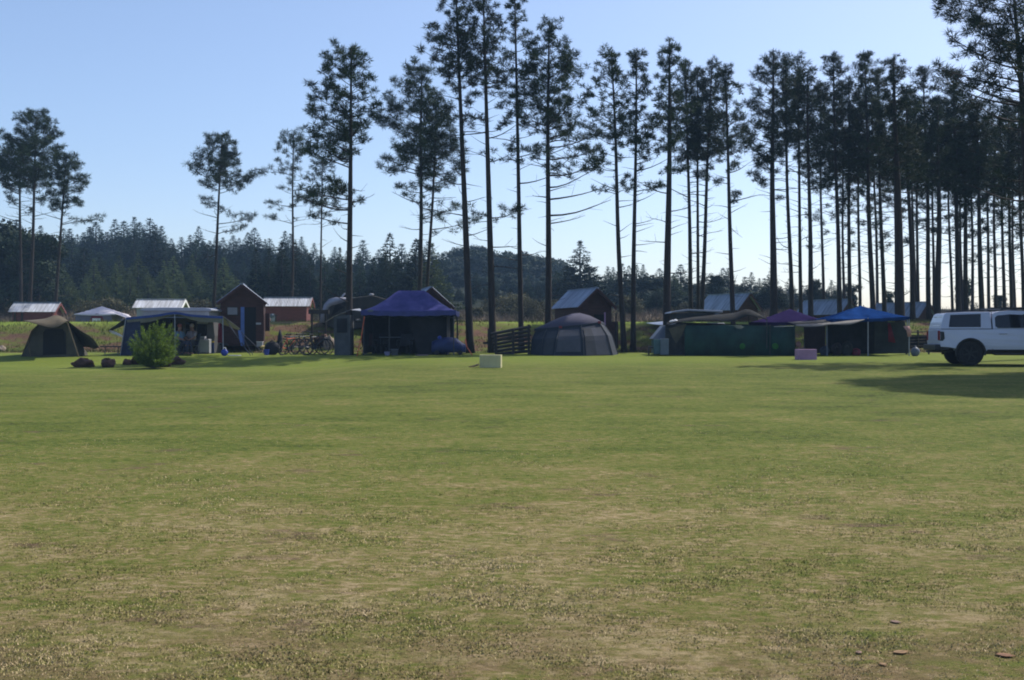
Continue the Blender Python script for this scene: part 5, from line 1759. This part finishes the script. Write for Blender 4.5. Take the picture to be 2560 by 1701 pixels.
    for x_, sg in ((xr, -1), (xr, 1), (xf, -1), (xf, 1)):
        ring_o = []
        for rr_, yy in ((.26, -.10), (.37, -.13), (.405, -.11), (.41, 0), (.405, .11), (.37, .13), (.26, .10)):
            ring_o.append([(x_ + rr_ * math.cos(2 * math.pi * i / 28), sg * .80 + yy, .41 + rr_ * math.sin(2 * math.pi * i / 28)) for i in range(28)])
        wh = M().loft(ring_o).build("wheel", rubber, r, local=True, smooth=True)
        rm = M()
        yo = sg * .80 + sg * .11
        rm.tube([(x_ + .25 * math.cos(2 * math.pi * i / 24), yo, .41 + .25 * math.sin(2 * math.pi * i / 24)) for i in range(25)], .018, 6)
        for i in range(6):
            an = 6.283 * i / 6 + .3
            m3 = Matrix.Rotation(-an, 3, 'Y')
            rm.box((x_ + .14 * math.cos(an), yo, .41 + .14 * math.sin(an)), (.22, .03, .055), mtx=m3)
        rm.tube([(x_, yo - .02 * sg, .41), (x_, yo + .025 * sg, .41)], .055, 12)
        rm.build("rim", rimm, wh, local=True)
        fl_ = M()
        fl_.grid([[(x_ + q_ * math.cos(math.pi * (-.06 + 1.12 * i / 18)), sg * (.945 + o_), .42 + q_ * math.sin(math.pi * (-.06 + 1.12 * i / 18))) for i in range(19)] for q_, o_ in ((.435, -.09), (.445, .01), (.50, .0), (.505, -.03))])
        fl_.build("wheel_arch", blackpl, r, local=True, smooth=True)
        M().tube([(x_, sg * .62, .42), (x_, sg * .905, .42)], .44, 24).build("wheel_well", darkvoid, r, local=True)
    for sg in (-1, 1):
        M().box((5.1, sg * .74, .98), (.3, .28, .16)).build("headlight", lightglass, r, local=True, bevel=.03)
        M().box((3.55, sg * 1.0, 1.27), (.12, .2, .16)).build("side_mirror", carwhite_shade, r, local=True, bevel=.03)
        M().tube([(1.95, sg * .66, 1.84), (2.1, sg * .66, 1.90), (2.9, sg * .66, 1.89), (3.05, sg * .65, 1.80)], .02, 6).build("roof_rail", darksteel, r, local=True)
    M().box((5.30, 0, .85), (.06, 1.1, .26)).build("grille", blackpl, r, local=True, bevel=.02)
    rk = M()
    for x_ in (1.75, 2.05, 2.5, 2.95):
        rk.tube([(x_, -.7, 1.905), (x_, .7, 1.905)], .022, 6)
    rk.tube([(1.6, -.68, 1.93), (3.3, -.68, 1.93)], .025, 6).tube([(1.6, .68, 1.93), (3.3, .68, 1.93)], .025, 6)
    rk.build("roof_rack", darksteel, r, local=True)
    ck = M()
    for y_ in (-.55, .55):
        ck.tube([(.55, y_, 1.83), (1.65, y_, 1.84)], .018, 6)
    for x_ in (.6, 1.1, 1.6):
        ck.tube([(x_, -.55, 1.80), (x_, -.55, 1.835)], .02, 6).tube([(x_, .55, 1.80), (x_, .55, 1.835)], .02, 6)
    ck.build("canopy_rack", darksteel, cn, local=True)


pickup()

# ------------------------------------------------------------------ dry leaves on the near grass
for i, (lx, ly, w_, lab) in enumerate(((2253, 1634, 42, "tan dry leaf lying on the near grass, left of the orange-brown one"), (2515, 1642, 46, "orange-brown dry leaf near the right bottom corner"),
                                       (2148, 1634, 24, "small pinkish leaf left of the tan leaf"), (2208, 1664, 26, "small tan leaf just below the tan leaf"), (2240, 1558, 30, "small reddish leaf above the tan leaf"))):
    D_ = 5.
    for _ in range(60):
        q_ = P(lx, ly, D_)
        D_ += (q_.z - gz(q_.x, D_)) * 2.2
    s = w_ / F * D_
    b_ = Gp(lx, D_, .002)
    ang = [.3, -.5, 1.2, 2.0, -.9][i]
    t = thing("dry_leaf", b_, lab, "leaf", "dry leaves on the grass", ang)
    pts = []
    nn = 10
    rows = []
    for j in range(nn + 1):
        u = j / nn
        wd = .30 * s * math.sin(math.pi * u ** .85) + .001
        rows.append([Vector(((u - .5) * s, v_ * wd, .004 + .03 * s * (v_ * v_) + .05 * s * (u - .5) ** 2)) for v_ in (-1, -.5, 0, .5, 1)])
    M().grid(rows).build("blade", leafdry if i in (0, 3) else (mat("orange brown leaf", (.17, .085, .045), .9, .4, 30) if i == 1 else mat("pinkish leaf", (.18, .115, .09), .9, .4, 30)), t, local=True, smooth=True, solid=.0015)
    M().tube([(-.5 * s, 0, .012), (-.68 * s, .02, .006)], .0015, 4).build("stalk", leafdry, t, local=True)

# ------------------------------------------------------------------ thin blue air between us and the far wood
hz = M().box((0, 160, 30), (640, 400, 66))
hm = bpy.data.materials.new("thin haze")
hm.use_nodes = True
hn = hm.node_tree.nodes
hn.clear()
ho = hn.new("ShaderNodeOutputMaterial")
hv = hn.new("ShaderNodeVolumePrincipled")
hv.inputs['Color'].default_value = (.42, .68, 1.0, 1)
hv.inputs['Density'].default_value = .0005
hm.node_tree.links.new(hv.outputs[0], ho.inputs['Volume'])
tag(hz.build("haze", hm), kind="stuff")
